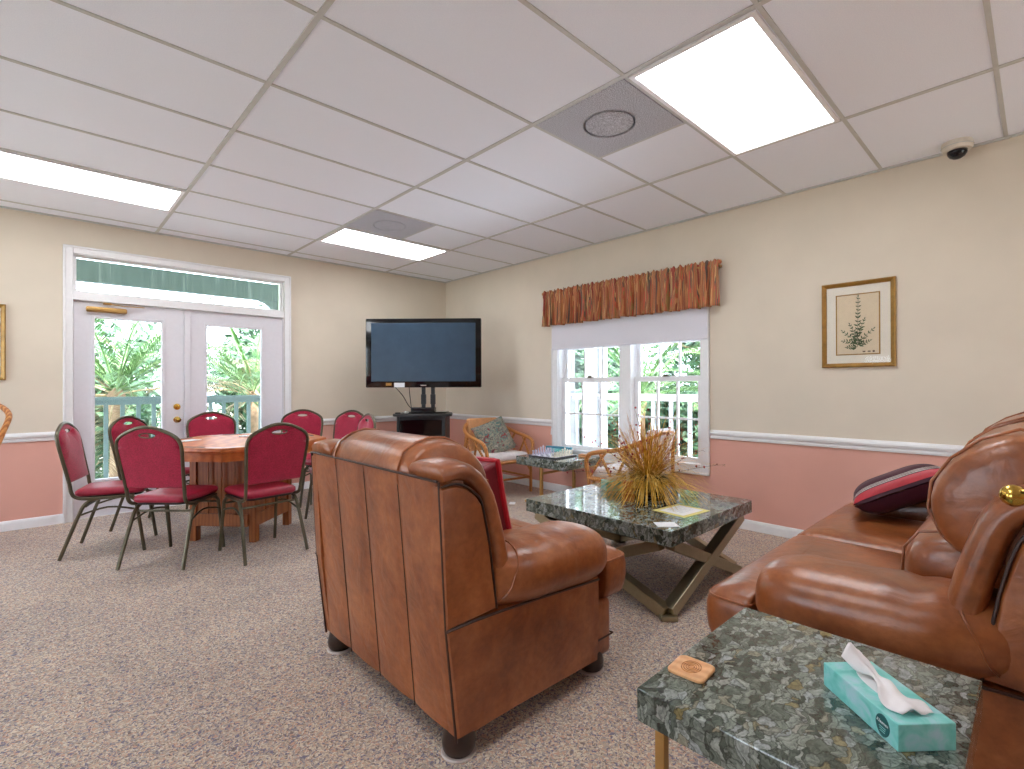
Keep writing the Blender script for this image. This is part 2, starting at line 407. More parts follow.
# troffers
def troffer(x0, y1, label, group='recessed ceiling lights'):
    t = thing('ceiling_light', label, 'ceiling light', (x0+T, y1-T/2, CEIL-.014), 0, group)
    m = MB(); a, b = T-.014, T/2-.014; f = .022
    m.b2((-a, -b, 0), (a, -b+f, .012)); m.b2((-a, b-f, 0), (a, b, .012)); m.b2((-a, -b+f, 0), (-a+f, b-f, .012)); m.b2((a-f, -b+f, 0), (a, b-f, .012))
    m.build('frame', M['white'], t, smooth=False)
    m = MB(); m.b2((-a+f, -b+f, .004), (a-f, b-f, .010)); m.build('diffuser', M['lamp'], t, smooth=False)
    return t
troffer(X2, Y1-6*T, 'large bright ceiling light panel next to the big speckled speaker tile')
troffer(X2, Y1, 'small far ceiling light panel in front of the television corner')
troffer(X1-2*T, Y1, 'bright ceiling light panel above the poker chairs, cut by the left picture edge')
troffer(X1-2*T, Y1-6*T, 'unseen ceiling light panel overhead, added to brighten the room')  # unseen panel above the camera, added to raise the room light
troffer(X2, Y1-11*T, 'unseen ceiling light panel behind the camera, added for brightness')  # extra unseen panel, added only for brightness
# speaker tiles
def speaker(x0, y1, label):
    t = thing('ceiling_speaker', label, 'ceiling speaker', (x0+T/2, y1-T/2, CEIL-.008), 0, 'speckled ceiling speaker tiles')
    m = MB(); a = T/2-.014; m.b2((-a, -a, 0), (a, a, .008)); m.build('grille_tile', M['spk'], t, smooth=False)
    m = MB(); m.lathe([(.150, -.001), (.152, -.004), (.148, -.005), (.142, -.001)], seg=40); m.build('speaker_ring', M['spk'], t)
    m = MB(); m.lathe([(.002, -.003), (.125, -.002), (.14, 0.0)], seg=40); m.build('speaker_cone', M['spk'], t)
speaker(X2, Y1-5*T, 'grey speckled speaker tile beside the large nearest ceiling light')
speaker(X2, Y1-T, 'grey speckled speaker tile beside the far ceiling light')

# chair rail and baseboards
def moulding(name, prof, a, b, normal):
    """prof: (depth, z) outline; from a to b along the wall"""
    m = MB(); n = Vector(normal)
    m.loft([[Vector((p[0], p[1], z))+n*d for d, z in prof] for p in (a, b)])
    return S(m.build(name, M['white'], ang=25))
rp = [(0, .722), (.012, .722), (.016, .735), (.014, .750), (.026, .758), (.030, .772), (.026, .784), (.018, .790), (.012, .797), (0, .797)]
bp = [(0, 0), (.014, 0), (.014, .055), (.012, .066), (.006, .078), (0, .082)]
CX0, CX1 = .14, 2.055
moulding('trim_1', rp, (XW, YN, 0), (CX0, YN, 0), (0, -1, 0))
moulding('trim_2', rp, (CX1, YN, 0), (XE, YN, 0), (0, -1, 0))
moulding('trim_3', rp, (XE, YN, 0), (XE, 3.79, 0), (-1, 0, 0))
moulding('trim_4', rp, (XE, 1.96, 0), (XE, YS, 0), (-1, 0, 0))
moulding('baseboard_west', bp, (XW, YN, 0), (CX0, YN, 0), (0, -1, 0)).name = 'baseboard_north'
moulding('trim_5', bp, (CX1, YN, 0), (XE, YN, 0), (0, -1, 0))
moulding('baseboard_east', bp, (XE, YN, 0), (XE, YS, 0), (-1, 0, 0))

# door casing and transom
def casing(name, u0, u1, z0, z1, wd, wall_axis, p, four=False, z_bot=0):
    m = MB(); out = -.022
    def bx(a, b, c, d, dep=0):
        if wall_axis == 'n': m.b2((a, p+out-dep, c), (b, p, d), .004)
        else: m.b2((p+out-dep, a, c), (p, b, d), .004)
    bx(u0, u0+wd, z0, z1); bx(u1-wd, u1, z0, z1); bx(u0+wd, u1-wd, z1-wd, z1)
    bx(u0, u0+.018, z0, z1, .01); bx(u1-.018, u1, z0, z1, .01); bx(u0, u1, z1-.018, z1, .01)
    if four: bx(u0+wd, u1-wd, z0, z0+wd); bx(u0, u1, z0, z0+.018, .01)
    return m
m = casing('', CX0, CX1, 0, 2.418, .066, 'n', YN)
for a, b in ((DX0-.004, DX0+.006), (DX1-.006, DX1+.004)): m.b2((a, YN, 0), (b, YN+.15, DZ))
m.b2((DX0, YN, DZ-.006), (DX1, YN+.15, DZ+.004)); 
m.b2((DX0, YN-.012, 1.946), (DX1, YN+.15, 2.016), .004)
m.b2((DX0, YN-.02, 1.946), (DX1, YN, 1.962), .004)
S(m.build('trim_6', M['white'], ang=30))
t2 = bpy.data.objects.new('window_2', None); COL.objects.link(t2); S(t2)
m = MB(); fz0, fz1 = 2.016, DZ-.006; q = .02
m.b2((DX0+.006, YN+.04, fz0), (DX1-.006, YN+.08, fz0+q)); m.b2((DX0+.006, YN+.04, fz1-.010), (DX1-.006, YN+.08, fz1))
m.b2((DX0+.006, YN+.042, fz0+q), (DX0+.006+q, YN+.078, fz1-.010)); m.b2((DX1-.006-q, YN+.042, fz0+q), (DX1-.006, YN+.078, fz1-.010))
m.build('window_frame', M['white'], t2, smooth=False)
m = MB(); m.b2((DX0+.02, YN+.058, fz0+.01), (DX1-.02, YN+.062, fz1-.01)); m.build('window_pane', M['glass'], t2, smooth=False)

def door(name, x0, x1, g0, g1, hinge_left):
    d = bpy.data.objects.new(name, None); COL.objects.link(d); S(d); d.location = (x0, YN+.02, 0)
    W = x1-x0; a, b = g0-x0, g1-x0; z0, z1, t0, t1 = .345, 1.80, 0, .045; top = 1.942; bot = .012
    m = MB()
    m.b2((0, t0, bot), (a, t1, top)); m.b2((b, t0, bot), (W, t1, top)); m.b2((a, t0, bot), (b, t1, z0)); m.b2((a, t0, z1), (b, t1, top))
    m.build('door_slab', M['doorwhite'], d, smooth=False)
    m = MB(); f = .026
    for lo, hi in (((a-f, z0-f), (a, z1+f)), ((b, z0-f), (b+f, z1+f)), ((a, z0-f), (b, z0)), ((a, z1), (b, z1+f))):
        m.b2((lo[0], -.010, lo[1]), (hi[0], 0.0, hi[1]), .005)
    m.build('glazing_bead', M['doorwhite'], d, ang=30)
    m = MB(); m.b2((a, .02, z0), (b, .026, z1)); m.build('door_pane', M['glass'], d, smooth=False)
    return d, W
d1, W1 = door('door_1', .213, 1.036, .356, .854, True)
d2, W2 = door('door_2', 1.040, 1.977, 1.237, 1.756, False)
m = MB(); m.b2((0.0, -.016, .012), (.052, 0, 1.942), .004); m.build('astragal', M['doorwhite'], d2, ang=30)
def rotM(axis_from_z): return axis_from_z
RY = Matrix.Rotation(PI/2, 4, 'X')     # z axis -> -y
m = MB(); kx = .978-.213
m.lathe([(.030, 0), (.030, .006), (.012, .010), (.012, .035), (.022, .042), (.027, .055), (.024, .068), (.012, .074)], (kx, 0, .855), 20, 0, RY); m.build('door_knob', M['brass'], d1)
m = MB(); m.lathe([(.030, 0), (.030, .008), (.026, .014), (.012, .016)], (kx, 0, .982), 20, 0, RY); m.b2((kx-.004, -.03, .97), (kx+.004, -.012, .994)); m.build('deadbolt', M['brass'], d1)
m = MB(); m.b2((.08, -.055, 1.852), (.37, 0, 1.898), .012, 3); m.b2((.20, -.035, 1.925), (.26, 0, 1.942), .004)
m.bar((.235, -.03, 1.935), (.34, -.06, 1.918), .02, .006); m.bar((.34, -.06, 1.918), (.50, -.03, 1.925), .02, .006)
m.build('door_closer', M['brassleg'], d1, ang=35)

# window_1 in the east wall
W1o = bpy.data.objects.new('window_1', None); COL.objects.link(W1o); S(W1o)
m = casing('', 1.968, 3.778, .398, 2.03, .078, 'e', XE, True)
m.b2((XE, WY0-.004, WZ0), (XE+.15, WY0+.012, WZ1)); m.b2((XE, WY1-.012, WZ0), (XE+.15, WY1+.004, WZ1))
m.b2((XE, WY0, WZ1-.012), (XE+.15, WY1, WZ1+.004)); m.b2((XE-.03, WY0, WZ0-.012), (XE+.15, WY1, WZ0+.012))
m.b2((XE-.016, 2.755, WZ0), (XE+.13, 2.885, WZ1), .004)
m.build('window_frame', M['white'], W1o, ang=30)
for (y0, y1) in ((WY0+.012, 2.755), (2.885, WY1-.012)):
    for (z0, z1, xo, rows) in ((.487, 1.262, XE+.045, 2), (1.222, 1.948, XE+.09, 2)):
        m = MB(); s_ = .046
        m.b2((xo, y0, z0), (xo+.035, y0+s_, z1)); m.b2((xo, y1-s_, z0), (xo+.035, y1, z1))
        m.b2((xo, y0+s_, z0), (xo+.035, y1-s_, z0+s_)); m.b2((xo, y0+s_, z1-s_), (xo+.035, y1-s_, z1))
        for k in (1, 2):
            yc = lerp(y0+s_, y1-s_, k/3); m.b2((xo+.006, yc-.009, z0+s_), (xo+.03, yc+.009, z1-s_))
        zc = (z0+z1)/2; m.b2((xo+.008, y0+s_, zc-.009), (xo+.028, y1-s_, zc+.009))
        sa = m.build('sash', M['white'], W1o, smooth=False)
        m = MB(); m.b2((xo+.015, y0+.02, z0+.02), (xo+.019, y1-.02, z1-.02)); m.build('window_pane', M['glass'], sa, smooth=False)
    yc = (y0+y1)/2
    m = MB(); m.b2((XE+.02, yc-.03, 1.262), (XE+.06, yc+.03, 1.272), .003); m.b2((XE+.03, yc-.012, 1.272), (XE+.05, yc+.025, 1.286), .003)
    m.build('sash_lock', M['bronze'], W1o)

# unseen south and west windows, added to bring in more daylight
for i, (h, ax) in enumerate([(h, 's') for h in SWN_ADDED]+[(h, 'w') for h in WWN_ADDED]):
    wo = bpy.data.objects.new('window_%d' % (i+3), None); COL.objects.link(wo); S(wo)
    def q(u0, u1, p0, p1, z0, z1, m):
        if ax == 's': m.b2((u0, YS-.15+p0, z0), (u1, YS-.15+p1, z1))
        else: m.b2((XW-.15+p0, u0, z0), (XW-.15+p1, u1, z1))
    m = MB(); f = .05; uc = (h[0]+h[1])/2
    q(h[0], h[0]+f, .04, .17, h[2], h[3], m); q(h[1]-f, h[1], .04, .17, h[2], h[3], m); q(h[0]+f, h[1]-f, .04, .17, h[2], h[2]+f, m); q(h[0]+f, h[1]-f, .04, .17, h[3]-f, h[3], m); q(uc-.025, uc+.025, .05, .12, h[2]+f, h[3]-f, m)
    m.build('window_frame', M['white'], wo, smooth=False)
    m = MB(); q(h[0]+.02, h[1]-.02, .075, .08, h[2]+.02, h[3]-.02, m); m.build('window_pane', M['glass'], wo, smooth=False)

# roller shade and valance
t = thing('roller_shade', 'white roller shade pulled a little way down over the window', 'window shade', (XE-.045, 2.865, 1.92))
m = MB(); m.b2((-.002, -.895, -.33), (.002, .895, .03)); m.build('shade_cloth', M['shade'], t, smooth=False)
m = MB(); m.b2((-.007, -.895, -.345), (.007, .895, -.325), .004); m.build('hem_bar', M['shade'], t)
m = MB(); m.tube([(.012, -.895, .035), (.012, .895, .035)], .022, 14); m.build('roller_tube', M['shade'], t)
t = thing('valance', 'striped rust and olive gathered valance above the window', 'valance', (XE-.09, 2.850, 1.842))
m = MB(); NY, NZ = 420, 14; L2 = 1.0; verts = []; faces = []
rng = random.Random(3); ph = [rng.uniform(0, 6) for _ in range(4)]
for j in range(NZ+1):
    v = j/NZ; z = .388*v
    for i in range(NY+1):
        u = i/NY; y = lerp(-L2, L2, u)
        wv = math.sin(u*2*PI*22+ph[0]+1.2*math.sin(u*2*PI*5))+.5*math.sin(u*2*PI*43+ph[1])
        amp = lerp(.032, .010, v**.7) if v < .86 else .012
        x = -.008+wv*amp - (.012*math.exp(-((v-.86)/.05)**2))
        zz = z+ (.008*math.sin(u*2*PI*60+ph[2])+.006*math.sin(u*2*PI*31))*(v if v > .9 else 0) + .004*math.sin(u*2*PI*9)*(1-v)
        yy = y+.008*math.sin(u*2*PI*22+ph[3])*(1-v)
        verts.append((x, yy, zz))
for j in range(NZ):
    for i in range(NY):
        a = j*(NY+1)+i; faces.append((a, a+1, a+NY+2, a+NY+1))
m.add(verts, faces)
o = m.build('valance_cloth', M['stripes'], t, ang=180)
md = o.modifiers.new('solid', 'SOLIDIFY'); md.thickness = .003
m = MB(); m.tube([(.01, -1.0, .345), (.01, 1.0, .345)], .012, 10); m.build('curtain_rod', M['brassleg'], t)
for s_ in (-1, 1):
    m = MB(); m.ball((.01, s_*1.005, .368), .019, seg=12); m.build('finial', M['stripes'], t)
    m = MB(); m.b2((.01, s_*.985-.008, .335), (.085, s_*.985+.008, .355)); m.build('bracket', M['brassleg'], t)
# pull cord of the shade
m = MB(); m.tube([(XE-.012, 3.80, 1.60), (XE-.012, 3.80, .70)], .003, 6); m.tube([(XE-.012, 3.80, .70), (XE-.012, 3.80, .63)], [.004, .011], 8)
tag(m.build('pull_cord', M['white']), 'thin white pull cord hanging beside the window casing', 'cord')

# ------------------------------------------------------------------ leather seating
def round_poly(cor, n=6):
    """cor: (x, y, r) corners; returns an outline with rounded corners, always n+1 points a corner"""
    out = []; N = len(cor)
    for i in range(N):
        p = Vector(cor[i][:2]); a = Vector(cor[i-1][:2])-p; b = Vector(cor[(i+1) % N][:2])-p
        r = min(cor[i][2], a.length*.45, b.length*.45); a.normalize(); b.normalize()
        p0, p1 = p+a*r, p+b*r
        for k in range(n+1):
            u = k/n; out.append(((1-u)**2*p0.x+2*u*(1-u)*p.x+u*u*p1.x, (1-u)**2*p0.y+2*u*(1-u)*p.y+u*u*p1.y))
    return out
def seating(root, Wd, seats, big=0):
    """local: +x forward, y across 0..Wd, rear at x=0"""
    L = M['leather']; ai = .265
    # rear panel with vertical seams
    ns = max(4, round(Wd/.235)); ys = []; seg = 10
    for i in range(ns*seg+1): ys.append(.010+(Wd-.020)*i/(ns*seg))
    rings = []
    def rear_x(y, v, f):
        puff = .009*(math.sin(PI*f)**.5 if 0 < f < 1 else 0)
        edge = .018*max(0, 1-min(y-.01, Wd-.01-y)/.03)**2
        return lerp(.075, .006, v)-puff+edge
    for kz in range(15):
        v = kz/14; z = lerp(.088, .886, v); ring = []
        for i, y in enumerate(ys): ring.append((rear_x(y, v, (i % seg)/seg), y, z))
        for y in reversed(ys[::seg]): ring.append((lerp(.15, .10, v), y, z))
        rings.append(ring)
    m = MB(); m.loft(rings); rp = m.build('rear_panel', L, root, ang=60)
    for q in range(1, ns):
        y = ys[q*seg]; m = MB(); m.tube([(lerp(.075, .006, k/6)-.0005, y, lerp(.075, .884, k/6)) for k in range(7)], .0022, 5); m.build('rear_seam', M['seam'], rp)
    m = MB(); m.tube([(.002, .01, .888), (-.002, .10, .890), (-.003, Wd/2, .891), (-.002, Wd-.10, .890), (.002, Wd-.01, .888)], .0045, 6); m.build('top_seam', M['seam'], rp)
    # inner body
    m = MB()
    m.loft([[(x, y, z) for x, y in ((.10, .02), (.77, .02), (.77, Wd-.02), (.10, Wd-.02))] for z in (.062, .39)])
    m.build('base', L, root, smooth=False)
    m = MB(); m.loft([[(x, y, z) for x, y in ((.06, .05), (.24, .05), (.24, Wd-.05), (.06, Wd-.05))] for z in (.39, .86)]); m.build('back_core', L, root, smooth=False)
    # front rail
    m = MB(); m.box((.820, Wd/2, .170), (.14, Wd-.02, .235), None, .026, 4)
    fr = m.build('front_rail', L, root, ang=60)
    m = MB(); m.tube(round_poly_3([(.77, .008), (.892, .008), (.892, Wd-.008), (.77, Wd-.008)], .135), .004, 6); m.build('stitched_band', M['seam'], fr)
    for side in (0, 1):
        Y = (lambda y: y) if side == 0 else (lambda y: Wd-y)
        poly = [(.070, .085), (.775, .065), (.785, .20), (.785, .40), (.40, .43), (.028, .435)]
        cx, cz = .42, .24
        m = MB(); m.loft([[(x, Y(.05), z) for x, z in poly], [(x, Y(.004), z) for x, z in poly],
                          [(cx+(x-cx)*.985, Y(-.004), cz+(z-cz)*.97) for x, z in poly]]); m.build('side_panel', L, root, ang=50)
        poly = [(.026, .43), (.004, .872), (.06, .874), (.10, .862), (.14, .834), (.168, .797), (.20, .66), (.232, .44)]
        if big: poly = [(x+.05*min(1, max(0, x-.02)/.16), z) for x, z in poly]
        cx, cz = .10, .65
        m = MB(); m.loft([[(x, Y(.06), z) for x, z in poly], [(x, Y(.008), z) for x, z in poly],
                          [(cx+(x-cx)*.93, Y(-.004), cz+(z-cz)*.96) for x, z in poly]]); m.build('wing_panel', L, root, ang=50)
        # wing roll
        path = smooth_path([(.012, 0, .902), (.085, 0, .910), (.148, 0, .880), (.195, 0, .820), (.226, 0, .73), (.252, 0, .63), (.272, 0, .52)], 6)
        if big: path = [Vector((p.x+.055*min(1, max(0, p.x-.02)/.16), 0, p.z+.012)) for p in path]
        rings = []
        for i, p in enumerate(path):
            a = path[max(i-1, 0)]; b = path[min(i+1, len(path)-1)]; tt = (b-a).normalized(); nn = Vector((-tt.z, 0, tt.x))
            v = i/(len(path)-1); th = lerp(.034, .042, v)*(.75 if i == 0 else 1)
            ring = []
            for (ry, rn) in superring(0, 0, 1, 1, 2.8, 24):
                wrk = 1+.035*math.sin(i*2.1)*(1 if .15 < v < .55 else .2)
                q = p+nn*(rn*th*wrk); ring.append((q.x, Y(.090+ry*.098), q.z))
            rings.append(ring)
        m = MB(); m.loft(rings); m.build('wing_roll', L, root, ang=60)
        # seam lines
        m = MB(); zz = [(.01, .872), (.06, .876), (.10, .864), (.14, .836), (.168, .799), (.20, .66), (.232, .44)]
        if big: zz = [(x+.05*min(1, max(0, x-.02)/.16), z) for x, z in zz]
        m.tube(smooth_path([(x, Y(.000), z) for x, z in zz], 4), .0042, 6); m.build('wing_seam', M['seam'], root)
        m = MB(); m.tube([(.070, Y(.008), .07), (.030, Y(.006), .43), (.006, Y(.008), .886)], .0045, 6); m.build('corner_seam', M['seam'], root)
        m = MB(); m.tube([(.026, Y(-.002), .432), (.13, Y(-.002), .432), (.24, Y(-.002), .428), (.40, Y(-.004), .420), (.782, Y(-.004), .392)], .005, 6); m.build('arm_base_seam', M['seam'], root)
        # arm
        def arm_pt(x, ang):
            u = (x-.225)/.60
            bl = .060*math.sin(min(1, u/.30)*PI/2)**.8
            top = .634-.026*u + .005*math.sin(u*34)*(1 if u < .5 else .3)
            if u < .12: top = lerp(.62, top, u/.12)
            bot = lerp(.405, .368, u); e = 1
            if x > .70: e = math.sqrt(max(0, 1-((x-.70)/.126)**2))
            cz = (top+bot)/2; hz = (top-bot)/2*lerp(.42, 1, e**.8)
            y0, y1 = -bl, ai+.008; cy = (y0+y1)/2; hy = (y1-y0)/2*lerp(.50, 1, e**.8)
            c, s_ = math.cos(ang), math.sin(ang); ry = math.copysign(abs(c)**(2/2.6), c); rz_ = math.copysign(abs(s_)**(2/2.6), s_)
            y = cy+ry*hy
            if rz_ < 0 and ry < 0: y += .045*rz_*rz_*abs(ry)*e
            return (x, Y(y), cz+rz_*hz)
        xs = [.225, .24, .26, .285, .31, .34, .38, .42, .46, .50, .54, .58, .62, .66, .70, .725, .75, .77, .785, .798, .809, .817, .822, .825]
        m = MB(); m.loft([[arm_pt(x, 2*PI*k/44) for k in range(44)] for x in xs]); ar = m.build('arm', L, root, ang=75)
        m = MB(); pts = []
        for k in range(13):
            u = k/12; q = Vector(arm_pt(lerp(.335, .236, u**1.6), math.radians(lerp(96, 212, u)))); pts.append(q+Vector((0, (-.001 if side == 0 else .001), .001)))
        m.tube(pts, .0032, 6); m.build('arm_seam', L, ar)
    # feet
    for fx, fy in ((.115, .055), (.115, Wd-.055), (.80, .055), (.80, Wd-.055)):
        m = MB(); m.lathe([(.044, .09), (.049, .07), (.055, .042), (.053, .020), (.046, .008)], (fx, fy, 0), 28)
        ft = m.build('foot', M['footwood'], root)
        m = MB(); m.lathe([(.056, 0), (.058, .003), (.055, .007), (.03, .008)], (fx, fy, 0), 28); m.build('glide', M['silver'], ft)
    # cushions
    si = (Wd-2*ai)/seats
    for k in range(seats):
        y0, y1 = ai+k*si+.004, ai+(k+1)*si-.004
        lo = -.004 if k == 0 else None; hi = Wd+.004 if k == seats-1 else None
        xf, xt = 1.0, .842
        def outline(d):
            o = [(.30+d, y0+d, .02)]
            if lo is not None: o += [(xt, y0+d, .012), (xt, lo+d, .02), (xf-d, lo+d, .06)]
            else: o += [(xf-d, y0+d, .025)]
            if hi is not None: o += [(xf-d, hi-d, .06), (xt, hi-d, .02), (xt, y1-d, .012)]
            else: o += [(xf-d, y1-d, .025)]
            o += [(.30+d, y1-d, .02)]
            return round_poly(o)
        m = MB(); lv = [(.284, .06), (.286, .03), (.298, .008), (.33, 0), (.37, -.004), (.41, -.004), (.435, 0), (.455, .010), (.468, .028), (.478, .06), (.485, .10), (.488, .13)]
        m.loft([[(x, y, z) for x, y in outline(d)] for z, d in lv]); sc = m.build('seat_cushion', L, root, ang=75)
        m = MB(); o_ = outline(.004); i0 = 7 if lo is not None else 0
        m.tube([(x, y, .446) for x, y in o_], .0042, 6, closed=True); m.build('piping', L, sc)
        def roll(name, sec, sdepth, ya, yb, cxz, wr):
            rings = []; NR = 32; ph_ = k*2.1+len(name)
            for i in range(NR+1):
                tt = lerp(-1, 1, i/NR)
                f = lerp(sdepth, 1, (1-abs(tt)**4.0)**(1/2.2) if abs(tt) < 1 else 0)
                y = lerp(ya, yb, i/NR); ring = []
                for q, (x, z) in enumerate(sec):
                    wv = 1+wr*math.sin(q*2.3+ph_+i*.35)*(abs(tt)**1.5)
                    ring.append((cxz[0]+(x-cxz[0])*f*wv, y, cxz[1]+(z-cxz[1])*f*wv))
                rings.append(ring)
            m = MB(); m.loft(rings); o = m.build(name, L, root, ang=180, subsurf=1)
            for i in (4, NR-4):
                m = MB(); m.tube([Vector(p)+Vector(((p[0]-cxz[0])*.008, 0, (p[2]-cxz[1])*.008)) for p in rings[i]], .0042, 6, closed=True); m.build('piping', L, o)
        sec = [(.18, .45), (.34, .45), (.40, .49), (.43, .55), (.425, .63), (.385, .69), (.30, .72), (.18, .71)]
        if big: sec = [(x+(.07 if x > .3 else 0), z+(.02 if z > .6 else 0)) for x, z in sec]
        roll('lumbar_cushion', sec, .80, y0-.002, y1+.002, (.24, .58), .008)
        sec = [(.03, .80), (.002, .865), (.004, .905), (.028, .955), (.075, .986), (.135, .999), (.20, .993), (.265, .965), (.325, .915), (.362, .850), (.37, .78), (.345, .715), (.295, .675), (.22, .67), (.12, .70), (.06, .75)]
        if big: sec = [(x+.05*max(0, (x-.10)/.27), .67+(z-.67)*(1+.20*min(1, max(0, (x-.05)/.15))) if z > .67 else z) for x, z in sec]
        ea = .105 if k == 0 else 0; eb = .105 if k == seats-1 else 0
        roll('head_cushion', sec, .86, y0-ea+.003, y1+eb-.003, (.17, .82), .012)
def round_poly_3(c, z): return [(x, y, z) for x, y in c]

AC = thing('armchair', 'brown leather armchair seen from behind with a crimson pillow in it', 'armchair', (.868, 1.243, 0))
seating(AC, .985, 1)
SF = thing('loveseat', 'brown leather loveseat along the pink wall, facing the big granite coffee table', 'sofa', (3.62, -.175, 0), PI/2)
seating(SF, 1.915, 2, 1)

def pillow(name, mats, w_, h_, t_, root=None, stripe=False, e=.35, n=22):
    """pillow in x (width) z (height) plane, thickness along y; returns object"""
    m = MB(); 
    for sgn in (1, -1):
        vs = []; fs = []
        for j in range(n+1):
            for i in range(n+1):
                u, v = lerp(-1, 1, i/n), lerp(-1, 1, j/n)
                f = max(0, (1-u**4)*(1-v**4))**.62
                pin = 1-.06*(1-abs(u)**2)*abs(v)**3; pin2 = 1-.06*(1-abs(v)**2)*abs(u)**3
                wr = .003*math.sin(u*9+v*4)*abs(u*v)
                vs.append((u*w_/2*pin2, sgn*(t_/2*f+.003)+wr, v*h_/2*pin))
        for j in range(n):
            for i in range(n):
                a = j*(n+1)+i; fs.append((a, a+1, a+n+2, a+n+1))
        base = len(m.bm.verts)
        vv = [m.bm.verts.new(p) for p in vs]
        for f in fs:
            fc = m.bm.faces.new([vv[i] for i in f])
            if stripe:
                cu = sum(vs[i][0] for i in f)/4/(w_/2)
                fc.material_index = 1 if (.36 < abs(cu) < .72) else 0
    bmesh.ops.remove_doubles(m.bm, verts=m.bm.verts, dist=.0001)
    return m.build(name, mats, root, ang=180)
def rim_pts(w_, h_, n=12):
    out = []
    for k in range(n): u = lerp(-1, 1, k/n); out.append((u*w_/2, -h_/2*(1-.06*(1-u*u))))
    for k in range(n): v = lerp(-1, 1, k/n); out.append((w_/2*(1-.06*(1-v*v)), v*h_/2))
    for k in range(n): u = lerp(1, -1, k/n); out.append((u*w_/2, h_/2*(1-.06*(1-u*u))))
    for k in range(n): v = lerp(1, -1, k/n); out.append((-w_/2*(1-.06*(1-v*v)), v*h_/2))
    return out

# crimson pillow with a wide gusset, leaning in the armchair
t = thing('throw_pillow', 'crimson satin throw pillow leaning in the brown leather armchair', 'pillow', (1.335, 1.74, .668))
t.rotation_euler = (0, math.radians(-14), math.radians(4))
m = MB(); Wp, Hp, g = .45, .40, .045     # faces +x
rings = []; NB = 9
for i in range(NB+1):
    tt = lerp(-1, 1, i/NB); 
    rings.append(tt)
def sq(u): return math.copysign(abs(u)**.9, u)
n = 20
for sgn in (1, -1):
    vs = []; fs = []
    for j in range(n+1):
        for i in range(n+1):
            u, v = lerp(-1, 1, i/n), lerp(-1, 1, j/n)
            f = max(0, (1-u**4)*(1-v**4))**.55
            vs.append((sgn*(g+.045*f), u*Wp/2*(1-.03*(1-v*v)), v*Hp/2*(1-.03*(1-u*u))))
    for j in range(n):
        for i in range(n):
            a = j*(n+1)+i; fs.append((a, a+1, a+n+2, a+n+1))
    m.add(vs, fs)
m.build('pillow_face', M['redpillow'], t, ang=180)
m = MB(); rp_ = []
for k in range(n): u = lerp(-1, 1, k/n); rp_.append((u*Wp/2, -Hp/2*(1-.03*(1-u*u))))
for k in range(n): u = lerp(-1, 1, k/n); rp_.append((Wp/2*(1-.03*(1-u*u)), u*Hp/2))
for k in range(n): u = lerp(1, -1, k/n); rp_.append((u*Wp/2, Hp/2*(1-.03*(1-u*u))))
for k in range(n): u = lerp(1, -1, k/n); rp_.append((-Wp/2*(1-.03*(1-u*u)), u*Hp/2))
m.loft([[(x, a*1.0, b*1.0) for a, b in rp_] for x in (-g, -g*.3, g*.3, g)], cap=False)
m.build('gusset', M['redpillow'], t, ang=180)
for x, r_, mt in ((-g, .005, 'redpillow'), (g, .013, 'red_and_litrim')):  # front piping brighter: window light on the rim put into its colour
    m = MB(); m.tube([(x, a, b) for a, b in rp_], r_, 8, closed=True); m.build('piping', M[mt], t)

# plum pillow with a striped band on the loveseat
t = thing('throw_pillow', 'dark plum throw pillow with a red band and pale stripes on the loveseat', 'pillow', (3.24, .515, .640))
e1 = Vector((.25, -.85, .46)).normalized(); e2 = Vector((.96, .22, -.12)); e2 = (e2-e1*e2.dot(e1)).normalized(); nn = e1.cross(e2)
t.rotation_euler = Matrix((e1, nn, -e2)).transposed().to_euler()
pillow('pillow_face', [M['plum']], .44, .42, .17, t)
m = MB()
def pil_pt(u, v, w_=.44, h_=.42, t_=.17, off=.002):
    f = max(0, (1-u**4)*(1-v**4))**.62
    return (u*w_/2*(1-.06*(1-v*v)*abs(u)**3), (t_/2*f+.003+off), v*h_/2*(1-.06*(1-u*u)*abs(v)**3))
def pil_band(name, v0, v1, mat, sgn, off):
    m = MB(); n = 24; vs = []; fs = []
    for i in range(n+1):
        u = lerp(-1, 1, i/n)
        for j in range(5):
            p = pil_pt(u, lerp(v0, v1, j/4), off=off); vs.append((p[0], p[1]*sgn, p[2]))
    for i in range(n):
        for j in range(4):
            a = i*5+j; fs.append((a, a+1, a+6, a+5))
    m.add(vs, fs); return m.build(name, mat, t, ang=180)
pil_band('red_band', .885, .99, M['red_and_litrim'], 1, .0045)
for v in (.795, .825, .855): pil_band('pale_stripe', v, v+.016, M['silver'], 1, .0055)

